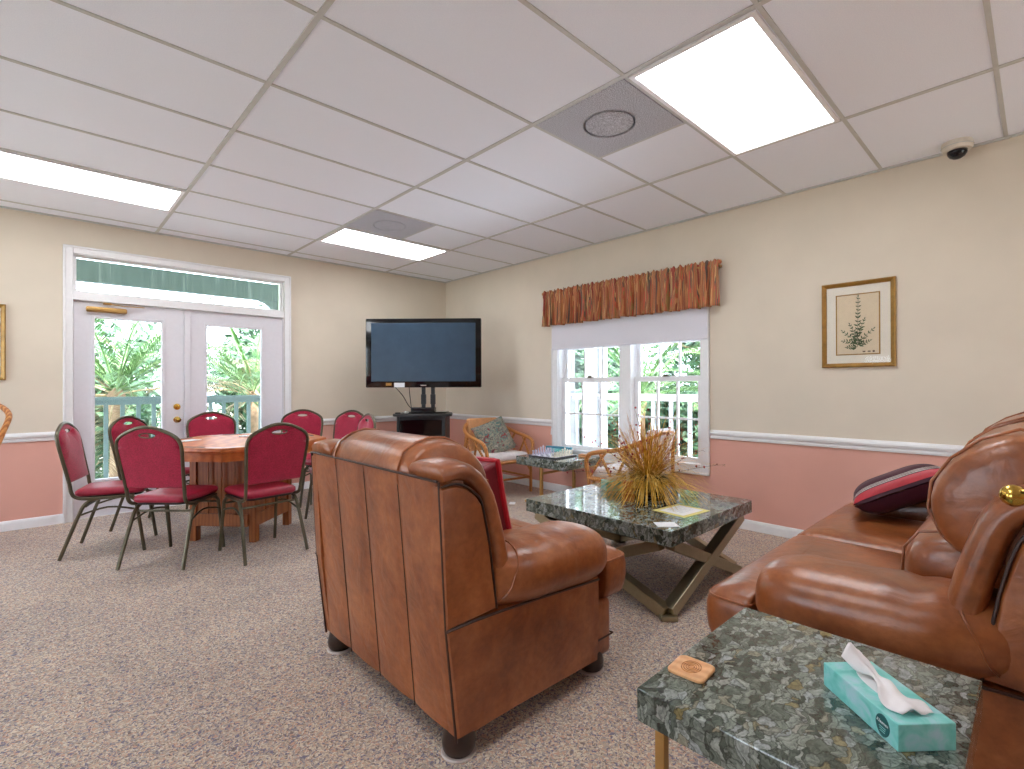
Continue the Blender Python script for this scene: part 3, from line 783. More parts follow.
# ------------------------------------------------------------------ granite tables
def slab(name, lo, hi, root, bev=.004):
    m = MB(); m.b2(lo, hi, bev, 2); return m.build(name, M['granite'], root, ang=30)
CZ = .46
t = thing('coffee_table', 'large square green granite coffee table on crossed champagne metal legs', 'coffee table', (2.745, 1.755, 0))
hx, hy = .495, .505
slab('tabletop', (-hx, -hy, CZ-.078), (hx, hy, CZ), t)
a, b = hx-.055, hy-.055
cs = [(-a, -b), (a, -b), (a, b), (-a, b)]
zt = CZ-.080
for i in range(4):
    p, q = cs[i], cs[(i+1) % 4]; d = Vector((q[0]-p[0], q[1]-p[1], 0)).normalized()*.03
    n_ = Vector((-d.y, d.x, 0)).normalized()
    m = MB()
    if i in (0, 2):
        lo_, hi_ = p, q
    else:
        lo_, hi_ = q, p
    s = 1 if i in (0, 2) else -1
    dd = d*s
    m.bar(Vector((lo_[0], lo_[1], .03))+dd*.2, Vector((hi_[0], hi_[1], zt-.012))-dd*.2, .062, .062, n_, .004)
    m.build('leg_bar', M['brushed'], t, ang=30)
    m = MB(); m.bar(Vector((hi_[0], hi_[1], .03))-dd*1.2, Vector((lo_[0], lo_[1], zt-.012))+dd*1.2, .058, .050, n_, .004)
    m.build('leg_bar', M['brushed'], t, ang=30)
for p in (cs[0], cs[2]):
    m = MB(); m.box((p[0], p[1], .014), (.085, .085, .024), (0, 0, PI/4), .005); m.build('foot', M['brushed'], t, ang=30)
for p in (cs[1], cs[3]):
    m = MB(); m.box((p[0], p[1], .009), (.06, .06, .018), None, .004); m.build('foot', M['brushed'], t, ang=30)
m = MB(); m.b2((-hx+.04, -hy+.04, zt-.014), (hx-.04, hy-.04, zt+.002)); m.build('sub_top', M['footwood'], t, smooth=False)

t = thing('end_table', 'green granite end table beside the loveseat arm, holding the tissue box and coaster', 'end table', (1.235, .352, 0))
hx, hy, EZ = .29, .258, .52
slab('tabletop', (-hx, -hy, EZ-.072), (hx, hy, EZ), t)
for sx in (-1, 1):
    for sy in (-1, 1):
        m = MB(); x, y = sx*(hx-.045), sy*(hy-.035); m.b2((x-.011, y-.011, 0), (x+.011, y+.011, EZ-.07), .002); m.build('leg', M['brassleg'], t, ang=30)
for sy in (-1, 1):
    m = MB(); m.b2((-hx+.045, sy*(hy-.035)-.008, EZ-.092), (hx-.045, sy*(hy-.035)+.008, EZ-.072)); m.build('rail', M['brassleg'], t, smooth=False)

t = thing('chess_table', 'small green granite table under the window with the chess set on it', 'side table', (3.85, 3.40, 0))
hx, hy, KZ = .283, .325, .46
slab('tabletop', (-hx, -hy, KZ-.085), (hx, hy, KZ), t)
for sx in (-1, 1):
    m = MB(); m.b2((sx*.25-.014, -.014, .02), (sx*.25+.014, .014, KZ-.085), .003); m.b2((sx*.25-.014, -.22, 0), (sx*.25+.014, .22, .022), .004); m.build('leg', M['brassleg'], t, ang=30)
m = MB(); m.b2((-.25, -.009, .30), (.25, .009, .322), .002); m.build('stretcher', M['brassleg'], t, ang=30)

# things on the end table
t = thing('coaster', 'square pale wooden coaster with ringed centre on the granite end table', 'coaster', (1.092, .558, EZ), math.radians(4))
m = MB(); m.box((0, 0, .0045), (.085, .085, .009), None, .004, 3)
def rsq(w_, r, n=5):
    out = []
    for cx, cy, a0 in ((w_-r, w_-r, 0), (-w_+r, w_-r, PI/2), (-w_+r, -w_+r, PI), (w_-r, -w_+r, 1.5*PI)):
        for k in range(n+1): a = a0+PI/2*k/n; out.append((cx+r*math.cos(a), cy+r*math.sin(a)))
    return out
m.bm.free(); m = MB()
m.loft([[(x, y, z) for x, y in rsq(w_, .014)] for z, w_ in ((0, .040), (.002, .0425), (.007, .0425), (.009, .040))])
m.build('coaster_body', M['bamboo'], t, ang=30)
m = MB()
for r in (.008, .014, .020, .026): m.tube([(r*math.cos(2*PI*k/28), r*math.sin(2*PI*k/28)*.8, .0092) for k in range(28)], .0012, 6, closed=True)
m.build('ring_groove', M['rattan'], t)

def tissue_box(loc, rz, label, lx, ly, lz, logo, ts):
    t = thing('tissue_box', label, 'tissue box', loc, rz)
    m = MB(); m.b2((-lx/2, -ly/2, 0), (lx/2, ly/2, lz), .0025); bx_ = m.build('carton', M['teal'], t, ang=30)
    m = MB(); ov = [(lx*.34*math.cos(2*PI*k/24), ly*.2*math.sin(2*PI*k/24)) for k in range(24)]
    m.prism(ov, lz-.001, lz+.0008); m.build('oval_opening', M['papwhite'], t, smooth=False)
    # tissue
    rings = []; n = 26
    m = MB(); vs = []; fs = []
    for i in range(n+1):
        u = i/n; x = lerp(-lx*.40, lx*.40, u)
        hgt = ts*(.006+.007*math.sin(u*PI)+.040*max(0, (u-.66)/.34)**1.2)
        wid = ly*(.09+.24*math.exp(-((u-.14)/.26)**2)+.16*max(0, (u-.68)/.32))
        for j in range(9):
            v = lerp(-1, 1, j/8)
            z = lz+.003+hgt*(1-.5*v*v)+.004*math.sin(v*5+u*7)+.003*math.sin(u*19+v*2)
            vs.append((x+.008*v*math.sin(u*4), v*wid+.006*math.sin(u*8), max(z, lz+.002)))
    for i in range(n):
        for j in range(8):
            a = i*9+j; fs.append((a, a+1, a+10, a+9))
    m.add(vs, fs); o = m.build('tissue', M['tissue'], t, ang=180)
    md = o.modifiers.new('solid', 'SOLIDIFY'); md.thickness = .0012
    if logo:
        lx_ = -lx/2+.035; yy = ly/2+.0006
        m = MB(); ov = []
        for k in range(28):
            a = 2*PI*k/28; ov.append((lx_+.0165*math.cos(a)*(1-.12*max(0, -math.sin(a))), lz*.50+.020*math.sin(a)))
        m.prism(ov, yy-.001, yy+.0006, 'y'); bd = m.build('badge', M['tealdark'], t, smooth=False)
        fc = bpy.data.curves.new('badge_text', 'FONT'); fc.body = 'Kleenex'; fc.size = .0085; fc.align_x = 'CENTER'; fc.extrude = .0002; fc.shear = .3
        fo = bpy.data.objects.new('tmp', fc); COL.objects.link(fo)
        dg = bpy.context.evaluated_depsgraph_get(); me = bpy.data.meshes.new_from_object(fo.evaluated_get(dg))
        bpy.data.objects.remove(fo)
        me.materials.clear(); me.materials.append(M['papwhite'])
        o = bpy.data.objects.new('badge_lettering', me); COL.objects.link(o); o.parent = bd
        o.location = (lx_, yy+.0009, lz*.56); o.rotation_euler = (PI/2, 0, PI)
        m = MB(); 
        for k in range(3): m.b2((lx_-.008+.001*k, yy+.0005, lz*.30-.004*k+.006), (lx_+.008-.001*k, yy+.0009, lz*.30-.004*k+.0075))
        m.build('badge_lines', M['teal'], bd, smooth=False)
    return t
# long axis from far-left to near-right in plan
pa, pb = Vector((1.251, .333, 0)), Vector((1.116, .180, 0)); pc = Vector((1.197, .108, 0))
ctr = (pa+pc)/2
ang = math.atan2((pa-pb).y, (pa-pb).x)
tissue_box((ctr.x, ctr.y, EZ), ang, 'teal cloud-print tissue box with a white tissue on the granite end table', (pa-pb).length, (pb-pc).length, .050, True, 1.0)

# ------------------------------------------------------------------ things on the coffee table
tissue_box((2.93, 2.02, CZ), math.radians(-35), 'teal tissue box behind the dried grass arrangement on the coffee table', .23, .115, .062, False, 1.6)
t = thing('coaster_caddy', 'orange wooden caddy with slotted sides beside the plant basket', 'caddy', (2.70, 1.80, CZ), math.radians(43))
m = MB(); oc = [(.034*math.cos(PI/8+k*PI/4), .034*math.sin(PI/8+k*PI/4)) for k in range(8)]
oi = [(.024*math.cos(PI/8+k*PI/4), .024*math.sin(PI/8+k*PI/4)) for k in range(8)]
m.loft([[(x*1.0, y, z) for x, y in P] for P, z in ((oc, 0), (oc, .118), (oi, .118), (oi, .02))]); m.build('cup', M['oak'], t, ang=30)
for s_ in (-1, 1):
    m = MB(); m.b2((s_*.050-.016, -.03, 0), (s_*.050+.016, .03, .012), .003); m.b2((s_*.062-.004, -.03, 0), (s_*.062+.004, .03, .05), .002); m.build('side_tray', M['oak'], t, ang=30)
    for k in range(3):
        m = MB(); m.b2((s_*.046-.012, -.026, .014+.012*k), (s_*.046+.010, .026, .022+.012*k), .002); m.build('slat_coaster', M['bamboo'], t, ang=30)
m = MB(); m.tube([(0, 0, .02), (.003, .002, .17)], .008, 8); m.tube([(.01, -.005, .02), (.016, -.01, .155)], .006, 8); m.build('paper_roll', M['paper'], t)

t = thing('printed_sheet', 'yellow bordered printed sheet lying flat on the coffee table', 'paper', (2.675, 1.425, CZ), math.radians(-6))
m = MB(); m.b2((-.125, -.105, 0), (.125, .105, .002)); m.build('sheet', M['papyellow'], t, smooth=False)
m = MB(); m.b2((-.098, -.078, .002), (.098, .078, .0026)); m.build('printed_panel', M['papwhite'], t, smooth=False)
m = MB(); rr = random.Random(5)
for k in range(7): m.b2((-.07+rr.uniform(0, .02), .052-.015*k, .0026), (.07-rr.uniform(0, .03), .056-.015*k, .0029))
m.build('printed_lines', M['grid'], t, smooth=False)
t = thing('white_card', 'small white card at the near corner of the coffee table', 'card', (2.350, 1.335, CZ), math.radians(-43))
m = MB(); m.b2((-.055, -.042, 0), (.055, .042, .0015)); m.build('card', M['papwhite'], t, smooth=False)

# dried arrangement
t = thing('dried_arrangement', 'bushy golden dried grass arrangement with red berry twigs in a dark basket', 'plant', (2.90, 1.78, CZ))
m = MB(); m.lathe([(.085, 0), (.10, .02), (.112, .07), (.108, .12), (.100, .135), (.092, .132), (.09, .11), (.01, .105)], seg=28)
for z in (.015, .04, .065, .09, .115): m.tube([((.100+.013*math.sin(PI*z/.135)+.004*(k % 2))*math.cos(2*PI*k/36), (.100+.013*math.sin(PI*z/.135)+.004*(k % 2))*math.sin(2*PI*k/36), z) for k in range(36)], .006, 6, closed=True)
m.build('basket', M['basket'], t, ang=60)
def blade(m, p0, dirv, L, droop, wd, n=8, tip=.1):
    p = Vector(p0); d = Vector(dirv).normalized(); side = d.cross(Vector((0, 0, 1)))
    side = side.normalized() if side.length > 1e-3 else Vector((1, 0, 0)); vs = []; fs = []
    for i in range(n+1):
        u = i/n; wv = wd*(1-u)**.6*(.5+.5*min(1, u*4)) + wd*tip*.3
        vs += [p-side*wv, p+side*wv]
        d = (d+Vector((0, 0, -droop/n))).normalized(); p = p+d*(L/n)
        if p.z < .006: p.z = .006
    for i in range(n): fs.append((2*i, 2*i+1, 2*i+3, 2*i+2))
    m.add(vs, fs)
rr = random.Random(11)
m = MB()
for k in range(820):
    a = rr.uniform(0, 2*PI); el = .10+1.30*rr.random()**1.5; r0 = rr.uniform(0, .085)
    d = (math.cos(a)*math.cos(el), math.sin(a)*math.cos(el), math.sin(el)); hang = k % 9 == 0
    blade(m, (r0*math.cos(a), r0*math.sin(a), .12), d, rr.uniform(.34, .50) if hang else rr.uniform(.26, .50), rr.uniform(2.0, 3.4) if hang else rr.uniform(.4, 1.7), rr.uniform(.0020, .0042))
o = m.build('dried_grass', M['straw'], t, ang=180)
m = MB()
for k in range(70):
    a = rr.uniform(0, 2*PI); el = rr.uniform(.35, 1.4); r0 = rr.uniform(0, .05); L = rr.uniform(.26, .40)
    d = Vector((math.cos(a)*math.cos(el), math.sin(a)*math.cos(el), math.sin(el))); p0 = Vector((r0*math.cos(a), r0*math.sin(a), .12))
    for j in range(16):
        u = .45+.55*j/16; q = p0+d*L*u
        dd = (d+Vector((rr.uniform(-.5, .5), rr.uniform(-.5, .5), rr.uniform(-.2, .5)))).normalized()
        blade(m, q, dd, .05, .3, .0016, 3)
m.build('plumes', M['plume'], t, ang=180)
m = MB()
for k in range(60):
    a = rr.uniform(0, 2*PI); el = rr.uniform(.1, .9)
    d = (math.cos(a)*math.cos(el), math.sin(a)*math.cos(el), math.sin(el))
    blade(m, (.05*math.cos(a), .05*math.sin(a), .12), d, rr.uniform(.14, .24), rr.uniform(1, 2.4), rr.uniform(.005, .009))
m.build('leaves', M['darkleaf'], t, ang=180)
m = MB(); berry_at = []
for (dx, dy, L, c) in ((-.9, .8, .50, .1), (-.75, .9, .44, .28), (.9, -.85, .42, .25), (.75, -.6, .38, .5), (-.4, .4, .42, .9), (.1, .0, .44, 1.3), (-.6, .2, .40, .7), (.4, -.2, .40, 1.0), (.3, -.5, .42, .8), (-.2, .1, .46, 1.1), (-.5, .6, .46, .55)):
    d = Vector((dx, dy, c)).normalized(); pts = [Vector((dx*.04, dy*.04, .11))]
    for i in range(8): pts.append(pts[-1]+(d+Vector((rr.uniform(-.2, .2), rr.uniform(-.2, .2), .12-.03*i)))*(L/8))
    m.tube(pts, [.0022-.0002*i for i in range(9)], 5)
    for i in range(3, 9):
        for _ in range(2):
            q = pts[i]+Vector((rr.uniform(-.014, .014), rr.uniform(-.014, .014), rr.uniform(-.012, .014))); berry_at.append((q, rr.uniform(.8, 1.2))); m.tube([pts[i], q], .0009, 4)
tw = m.build('twigs', M['twig'], t)
random.Random(4).shuffle(berry_at); b0 = None
for q, sc_ in berry_at[:90]:
    if b0 is None: m = MB(); m.ball((0, 0, 0), .0062, seg=8); b0 = m.build('berry', M['berry'], tw); bb = b0
    else: bb = b0.copy(); COL.objects.link(bb)
    bb.location = q; bb.scale = (sc_,)*3

# ------------------------------------------------------------------ chess set and things under the window
t = thing('chess_board', 'chess board with dark rim lying on the small granite table', 'chess board', (3.80, 3.43, KZ), math.radians(4))
m = MB(); m.b2((-.175, -.175, 0), (.175, .175, .014), .003); m.build('rim', M['cabblack'], t, ang=30)
m = MB(); m.b2((-.16, -.16, .012), (.16, .16, .0155)); m.build('squares', M['checker'], t, smooth=False)
P = {
 'pawn': [(.012, 0), (.012, .005), (.007, .010), (.005, .020), (.008, .024), (.004, .026), (.008, .032), (.006, .039), (.001, .041)],
 'rook': [(.014, 0), (.014, .006), (.009, .012), (.008, .034), (.012, .038), (.012, .048), (.008, .048), (.007, .044)],
 'bishop': [(.013, 0), (.013, .006), (.007, .013), (.005, .034), (.009, .038), (.005, .041), (.008, .050), (.005, .058), (.002, .061), (.0025, .064), (.001, .066)],
 'queen': [(.014, 0), (.014, .006), (.008, .014), (.006, .044), (.010, .049), (.006, .053), (.011, .068), (.006, .069), (.003, .074), (.001, .076)],
 'king': [(.015, 0), (.015, .006), (.008, .014), (.007, .050), (.011, .055), (.007, .059), (.011, .074), (.006, .078), (.0025, .080), (.0025, .088), (.001, .089)],
}
proto = {}
def piece(kind, col, mat, x, y, side):
    key = (kind, col); px = Vector((x, y, .0155)); px.rotate(Euler((0, 0, math.radians(4)))); loc = Vector((3.80, 3.43, KZ))+px
    one = kind in ('king', 'queen')
    lab = f'{col} chess {kind} standing on the chess board' if one else f'{col} chess {kind}, one of the matching {kind}s on the chess board'
    if key in proto: o = proto[key].copy(); COL.objects.link(o)
    else:
        m = MB()
        if kind == 'knight':
            m.lathe([(.014, 0), (.014, .006), (.010, .012), (.008, .016)], seg=12)
            poly = [(-.009, .014), (.009, .014), (.007, .026), (.012, .034), (.015, .036), (.014, .043), (.004, .050), (-.002, .056), (-.006, .050), (-.011, .040), (-.011, .026)]
            m.prism(poly, -.005, .005, 'y')
        else:
            m.lathe(P[kind], seg=12)
            if kind == 'king': m.b2((-.006, -.0015, .082), (.006, .0015, .085))
        o = m.build('chess_'+kind, mat, ang=50); proto[key] = o
    o.location = loc; tag(o, lab, 'chess piece', f'{col} {kind}s' if not one else f'{col} royal pieces')
order = ['rook', 'knight', 'bishop', 'queen', 'king', 'bishop', 'knight', 'rook']
for side, (col, mat) in ((-1, ('ivory', M['ivory'])), (1, ('lilac', M['lilac']))):
    for i in range(8):
        v = -.14+.04*i
        piece(order[i], col, mat, v, side*.14, side); piece('pawn', col, mat, v, side*.10, side)
t = thing('game_box', 'blue and teal printed box standing behind the chess pieces by the window', 'box', (4.00, 3.52, KZ), math.radians(12))
m = MB(); m.b2((-.02, -.15, 0), (.02, .15, .075), .002); m.build('carton', M['bluebox'], t, ang=30)
m = MB(); m.b2((-.0215, -.10, .02), (-.019, .10, .055)); m.build('printed_panel', M['teal'], t, smooth=False)
t = thing('wooden_box', 'small flat wooden box at the window end of the chess table', 'box', (3.985, 3.165, KZ), math.radians(8))
m = MB(); m.b2((-.03, -.055, 0), (.03, .055, .022), .003); m.build('box_base', M['bamboo'], t, ang=30)
m = MB(); m.b2((-.031, -.056, .016), (.031, .056, .030), .004); m.build('lid', M['rattan'], t, ang=30)
P_KNIGHT = None
# ------------------------------------------------------------------ stacking banquet chairs
def make_chair():
    t = thing('banquet_chair', '', 'chair')
    r = .0115
    # seat
    m = MB(); lv = [(.418, .030), (.420, .010), (.432, .001), (.452, .002), (.464, .014), (.470, .05), (.473, .11)]
    def outl(d):
        pts = []
        for (cx, cy, a0, rr_) in ((.205-.05, .185-.05, 0, .05), (-.195+.04, .175-.04, PI/2, .04), (-.195+.04, -.175+.04, PI, .04), (.205-.05, -.185+.05, 1.5*PI, .05)):
            for k in range(6):
                a = a0+PI/2*k/5; pts.append((cx+(rr_)*math.cos(a)-math.copysign(d, cx)*1.0, cy+rr_*math.sin(a)-math.copysign(d, cy)))
        return pts
    m.loft([[(x, y, z) for x, y in outl(d)] for z, d in lv]); m.build('seat', M['seatred'], t, ang=70)
    m = MB(); m.loft([[(x, y, z) for x, y in outl(d)] for z, d in ((.404, .02), (.419, .012))]); m.build('seat_pan', M['cabblack'], t, ang=40)
    # backrest outline: points (y,z along the back plane), from bottom up
    bx = lambda z: -.205-.085*((z-.50)/.42)           # lean
    def bk(y, z, off=0): return (bx(z)+off, y, z)
    half = [(.190, .515), (.195, .60), (.203, .70), (.208, .79), (.196, .838), (.165, .868), (.12, .892), (.06, .915), (0, .922)]
    full = half + [(-y, z) for y, z in half[-2::-1]]
    sp = smooth_path([(y, z, 0) for y, z in full], 4)
    def inset(p, d): 
        c = Vector((0, .70, 0)); v = p-c; l = v.length; return c+v*(1-d/max(l, .05))
    fr = [(p.x, p.y) for p in sp]
    pn = [(q.x, q.y) for q in (inset(p, .010) for p in sp)]
    # panel with a hand slot at the top: build as loft strip left half/right half around the slot
    def panel_loop(sc, zs=1.0):
        return pn
    slot = [(.052*math.cos(2*PI*k/24), .868+.0145*math.sin(2*PI*k/24)) for k in range(24)]
    bm = bmesh.new()
    outer = [bm.verts.new((0, y, z)) for y, z in pn]; inner = [bm.verts.new((0, y, z)) for y, z in slot]
    es = [bm.edges.new((outer[i], outer[(i+1) % len(outer)])) for i in range(len(outer))]+[bm.edges.new((inner[i], inner[(i+1) % 24])) for i in range(24)]
    bmesh.ops.triangle_fill(bm, use_beauty=True, use_dissolve=False, edges=es)
    bmesh.ops.subdivide_edges(bm, edges=[e for e in bm.edges if not e.is_boundary and e.calc_length() > .06], cuts=3)
    bmesh.ops.triangulate(bm, faces=bm.faces[:])
    m = MB(); bm.verts.index_update()
    import mathutils
    pts2 = [Vector((p[0], p[1])) for p in pn]; sl2 = [Vector(p) for p in slot]
    def dist(y, z):
        q = Vector((y, z)); dmin = 9
        for L in (pts2, sl2):
            for i in range(len(L)):
                a, b = L[i], L[(i+1) % len(L)]; ab = b-a
                tt = max(0, min(1, (q-a).dot(ab)/max(ab.length_squared, 1e-9))); dmin = min(dmin, (q-a-ab*tt).length)
        return dmin
    vs0 = [v.co.copy() for v in bm.verts]; fs = [[v.index for v in f.verts] for f in bm.faces]
    th = [min(1, dist(v.y, v.z)/.035) for v in vs0]; th = [.006+.016*math.sqrt(max(0, 1-(1-u)**2)) for u in th]
    nV = len(vs0)
    allv = [bk(v.y, v.z, h) for v, h in zip(vs0, th)]+[bk(v.y, v.z, -h*.55) for v, h in zip(vs0, th)]
    bnd = [[v.index for v in e.verts] for e in bm.edges if e.is_boundary]
    m.add(allv, fs+[[i+nV for i in reversed(f)] for f in fs]+[[a, b, b+nV, a+nV] for a, b in bnd]); bm.free()
    m.build('backrest', M['burgundy'], t, ang=60)
    m = MB(); m.tube([bk(.054*math.cos(2*PI*k/24), .868+.0165*math.sin(2*PI*k/24)) for k in range(24)], .005, 6, closed=True)
    m.build('hand_slot_rim', M['bronze'], t)
    # frame: continuous tube under the seat, up and over the back
    path = [(.15, .178, .405), (.0, .182, .402), (-.12, .186, .404), (-.175, .187, .418), (-.198, .188, .452)] + [bk(y, z) for y, z in half]
    path = path + [(p[0], -p[1], p[2]) for p in path[-2::-1]]
    m = MB(); m.tube(smooth_path(path, 4), r, 8); m.build('back_frame', M['bronze'], t)
    for s_ in (1, -1):
        m = MB(); m.tube(smooth_path([(-.06, s_*.180, .402), (-.115, s_*.190, .375), (-.155, s_*.196, .30), (-.255, s_*.212, .006)], 4), r, 8); m.build('leg', M['bronze'], t)
        m = MB(); m.tube(smooth_path([(.10, s_*.178, .404), (.155, s_*.184, .375), (.172, s_*.188, .30), (.215, s_*.196, .006)], 4), r, 8); m.build('leg', M['bronze'], t)
        m = MB(); m.tube(smooth_path([(-.160, s_*.194, .292), (0, s_*.180, .335), (.168, s_*.186, .305)], 4), .0065, 8); m.build('side_brace', M['bronze'], t)
    for x_, w_ in ((-.12, .188), (.158, .184)):
        m = MB(); m.tube([(x_, -w_, .352), (x_, w_, .352)], .0075, 8); m.build('cross_bar', M['bronze'], t)
    return t
chairs = [
 ((.165+.235, 4.755-.07), -18, 'burgundy banquet chair on the far left of the poker table, seen from the side'),
 ((.745, 5.18), -44, 'burgundy banquet chair in front of the left glazed door, partly behind the front chair'),
 ((.5075+.18, 3.925+.18), 46, 'burgundy banquet chair at the front left of the poker table, its back to the camera'),
 ((1.185-.03, 3.609+.25), 97, 'burgundy banquet chair at the front right of the poker table, its back to the camera'),
 ((1.23, 5.385), -91, 'burgundy banquet chair behind the poker table between the two doors'),
 ((1.91, 5.27), -124, 'burgundy banquet chair behind the poker table at the right edge of the doors'),
 ((2.10, 4.835), -158, 'burgundy banquet chair right of the poker table, just left of the television stand'),
 ((1.895, 4.26), 172, 'burgundy banquet chair nearest the armchair back, turned almost edge-on'),
]
proto_chair = make_chair()
for i, ((x, y), a, lab) in enumerate(chairs):
    c = proto_chair if i == 0 else dup(proto_chair)
    c.location = (x, y, 0); c.rotation_euler = (0, 0, math.radians(a)); c['label'] = lab; c['group'] = 'burgundy chairs around the poker table'

# ------------------------------------------------------------------ poker table
PX, PY, PZ = 1.20, 4.455, .75
t = thing('poker_table', 'octagonal orange oak poker table on a square pedestal', 'table', (PX, PY, 0), math.radians(-28))
def octo(Rr): return [(Rr*math.cos(k*PI/4), Rr*math.sin(k*PI/4)) for k in range(8)]
m = MB(); m.loft([[(x, y, z) for x, y in octo(Rr)] for Rr, z in ((.600, PZ-.034), (.630, PZ-.032), (.635, PZ-.022), (.630, PZ-.004), (.622, PZ), (.545, PZ), (.54, PZ-.004))]); m.build('table_rim', M['oak'], t, ang=25)
m = MB(); m.loft([[(x, y, z) for x, y in octo(Rr)] for Rr, z in ((.545, PZ-.03), (.545, PZ-.0035))]); m.build('tabletop', M['oaktop'], t, ang=25)
for k in range(8):
    a = (k+.5)*PI/4; rr_ = .525
    m = MB(); m.box((0, 0, 0), (.02, .15, .006), None, .002); o = m.build('coin_rack', M['cabblack'], t, ang=30); o.location = (rr_*math.cos(a), rr_*math.sin(a), PZ); o.rotation_euler = (0, 0, a)
m = MB(); m.loft([[(x, y, z) for x, y in octo(Rr)] for Rr, z in ((.55, PZ-.104), (.598, PZ-.10), (.602, PZ-.040), (.602, PZ-.036))]); m.build('apron', M['oak'], t, ang=25)
b = .262; pr_ = math.radians(-20)
rz = Euler((0, 0, pr_)).to_matrix()
def pb_(lo, hi, bev=.004):
    m.box(rz @ Vector([(p+q)/2 for p, q in zip(lo, hi)]), [abs(q-p) for p, q in zip(lo, hi)], (0, 0, pr_), bev)
m = MB(); pb_((-b+.012, -b+.012, .13), (b-.012, b-.012, PZ-.11)); m.build('pedestal', M['oakdark'], t, ang=30)
for sx in (-1, 1):
    for sy in (-1, 1):
        m = MB(); pb_((sx*(b-.025)-.027, sy*(b-.025)-.027, 0), (sx*(b-.025)+.027, sy*(b-.025)+.027, PZ-.11)); m.build('corner_post', M['oakdark'], t, ang=30)
for s_ in (-1, 1):
    for k in (0, 1):
        f_ = (lambda u0, u1, d0, d1, z0, z1, bev=.003: pb_((u0, s_*b-d0, z0), (u1, s_*b+d1, z1), bev)) if k == 0 else (lambda u0, u1, d0, d1, z0, z1, bev=.003: pb_((s_*b-d0, u0, z0), (s_*b+d1, u1, z1), bev))
        m = MB(); f_(-b+.05, b-.05, .014, .0, .12, .215); m.build('plinth_rail', M['oakdark'], t, ang=30)
        for q in (-.105, 0, .105):
            m = MB(); f_(q-.004, q+.004, .016, -.006, .215, PZ-.115, 0); m.build('panel_bead', M['oakdark'], t, smooth=False)
o = MB(); o.b2((-.07, -.05, 0), (.07, .05, .003)); tag(o.build('paper_sheet', M['papwhite'], smooth=False, loc=(.86, 4.66, PZ), rot=(0, 0, .5)), 'white paper sheet on the left side of the poker table', 'paper')
t = thing('card_deck', 'small pale deck of cards in the middle of the poker table', 'card deck', (1.28, 4.70, PZ-.003), .4)
m = MB(); m.b2((-.03, -.045, 0), (.03, .045, .012), .002); m.build('cards', M['papwhite'], t, ang=30)
t = thing('game_tray', 'small wooden tray of chips at the right end of the poker table', 'tray', (1.60, 4.45, PZ-.003), .2)
m = MB(); m.b2((-.05, -.09, 0), (.05, .09, .008), .002); m.build('tray', M['rattan'], t, ang=30)
for k in range(3):
    m = MB(); m.lathe([(.019, .008), (.019, .024), (.001, .024)], (0, -.055+.055*k, 0), 16); m.build('chip_stack', [M['papwhite'], M['red_and_litrim'], M['bamboo']][k], t, ang=30)

# ------------------------------------------------------------------ television and its corner stand
ta = math.atan2(.714, .70)     # towards the corner
t = thing('television', 'large flat black television on two posts in the room corner', 'television', (3.21, 4.885, .868), ta-PI/2)
# local: +y towards the corner, -y to the viewer
m = MB(); m.b2((-.665, -.03, .295), (.665, .03, 1.088), .012, 3); m.build('cabinet_shell', M['gloss'], t, ang=30)
m = MB(); m.b2((-.60, -.034, .365), (.60, -.028, 1.035), .002); m.build('screen', M['screen'], t, smooth=False)
m = MB(); m.b2((-.03, -.0335, .315), (.035, -.0295, .325)); m.build('maker_badge', M['silver'], t, smooth=False)
m = MB(); m.b2((-.335, -.034, .298), (-.215, -.0295, .350)); m.build('white_sticker', M['papwhite'], t, smooth=False)
m = MB(); m.b2((-.43, -.034, .318), (-.365, -.0295, .350)); m.build('yellow_sticker', M['gold'], t, smooth=False)
m = MB(); m.b2((-.47, .03, .36), (.47, .07, 1.0), .02); m.build('back_cover', M['black'], t, ang=30)
for s_ in (-.02, .09):
    m = MB(); m.b2((s_-.022, .075, .015), (s_+.022, .105, .60), .004); m.b2((s_-.028, .070, .10), (s_+.028, .11, .215), .004); m.build('post', M['cabblack'], t, ang=30)
m = MB(); m.b2((-.22, -.06, 0), (.26, .20, .016), .006); m.build('base_plate', M['gloss'], t, ang=30)
m = MB(); m.tube(smooth_path([(-.33, -.01, .30), (-.25, .03, .20), (-.18, .04, .08), (-.10, .05, .03)], 6), .005, 6); m.tube(smooth_path([(-.17, .0, .30), (-.165, .04, .15), (-.15, .05, .02)], 6), .004, 6); m.build('cable', M['black'], t)

t = thing('corner_cabinet', 'black corner cabinet under the television with a rounded top', 'cabinet', (3.21, 4.885, 0), ta-PI/2)
fa = [(.335*math.sin(a), -.08-.19*math.cos(a)) for a in [lerp(-PI/2, PI/2, k/20) for k in range(21)]]
top = fa+[(.30, .22), (.14, .34), (-.14, .34), (-.30, .22)]
m = MB(); m.loft([[(x*s_, y*s_, z) for x, y in top] for z, s_ in ((.838, .985), (.842, 1), (.862, 1), (.867, .985))]); m.build('cabinet_top', M['cabblack'], t, ang=40)
m = MB(); m.loft([[(x, y, z) for x, y in ((-.27, -.16), (.27, -.16), (.27, .20), (.12, .32), (-.12, .32), (-.27, .20))] for z in (.03, .838)]); m.build('body', M['cabblack'], t, smooth=False)
m = MB(); m.b2((-.235, -.174, .09), (.235, -.158, .80), .004); m.build('glass_door', M['gloss'], t, ang=30)
for s_ in (-1, 1):
    m = MB(); m.b2((s_*.255-.016, -.178, .03), (s_*.255+.016, -.155, .838), .003); m.build('side_stile', M['cabblack'], t, ang=30)
m = MB(); m.b2((-.28, -.165, 0), (.28, .2, .035)); m.build('plinth', M['black'], t, smooth=False)
t = thing('set_top_box', 'flat black media player in front of the television posts', 'media player', (3.21, 4.885, .885), ta-PI/2)
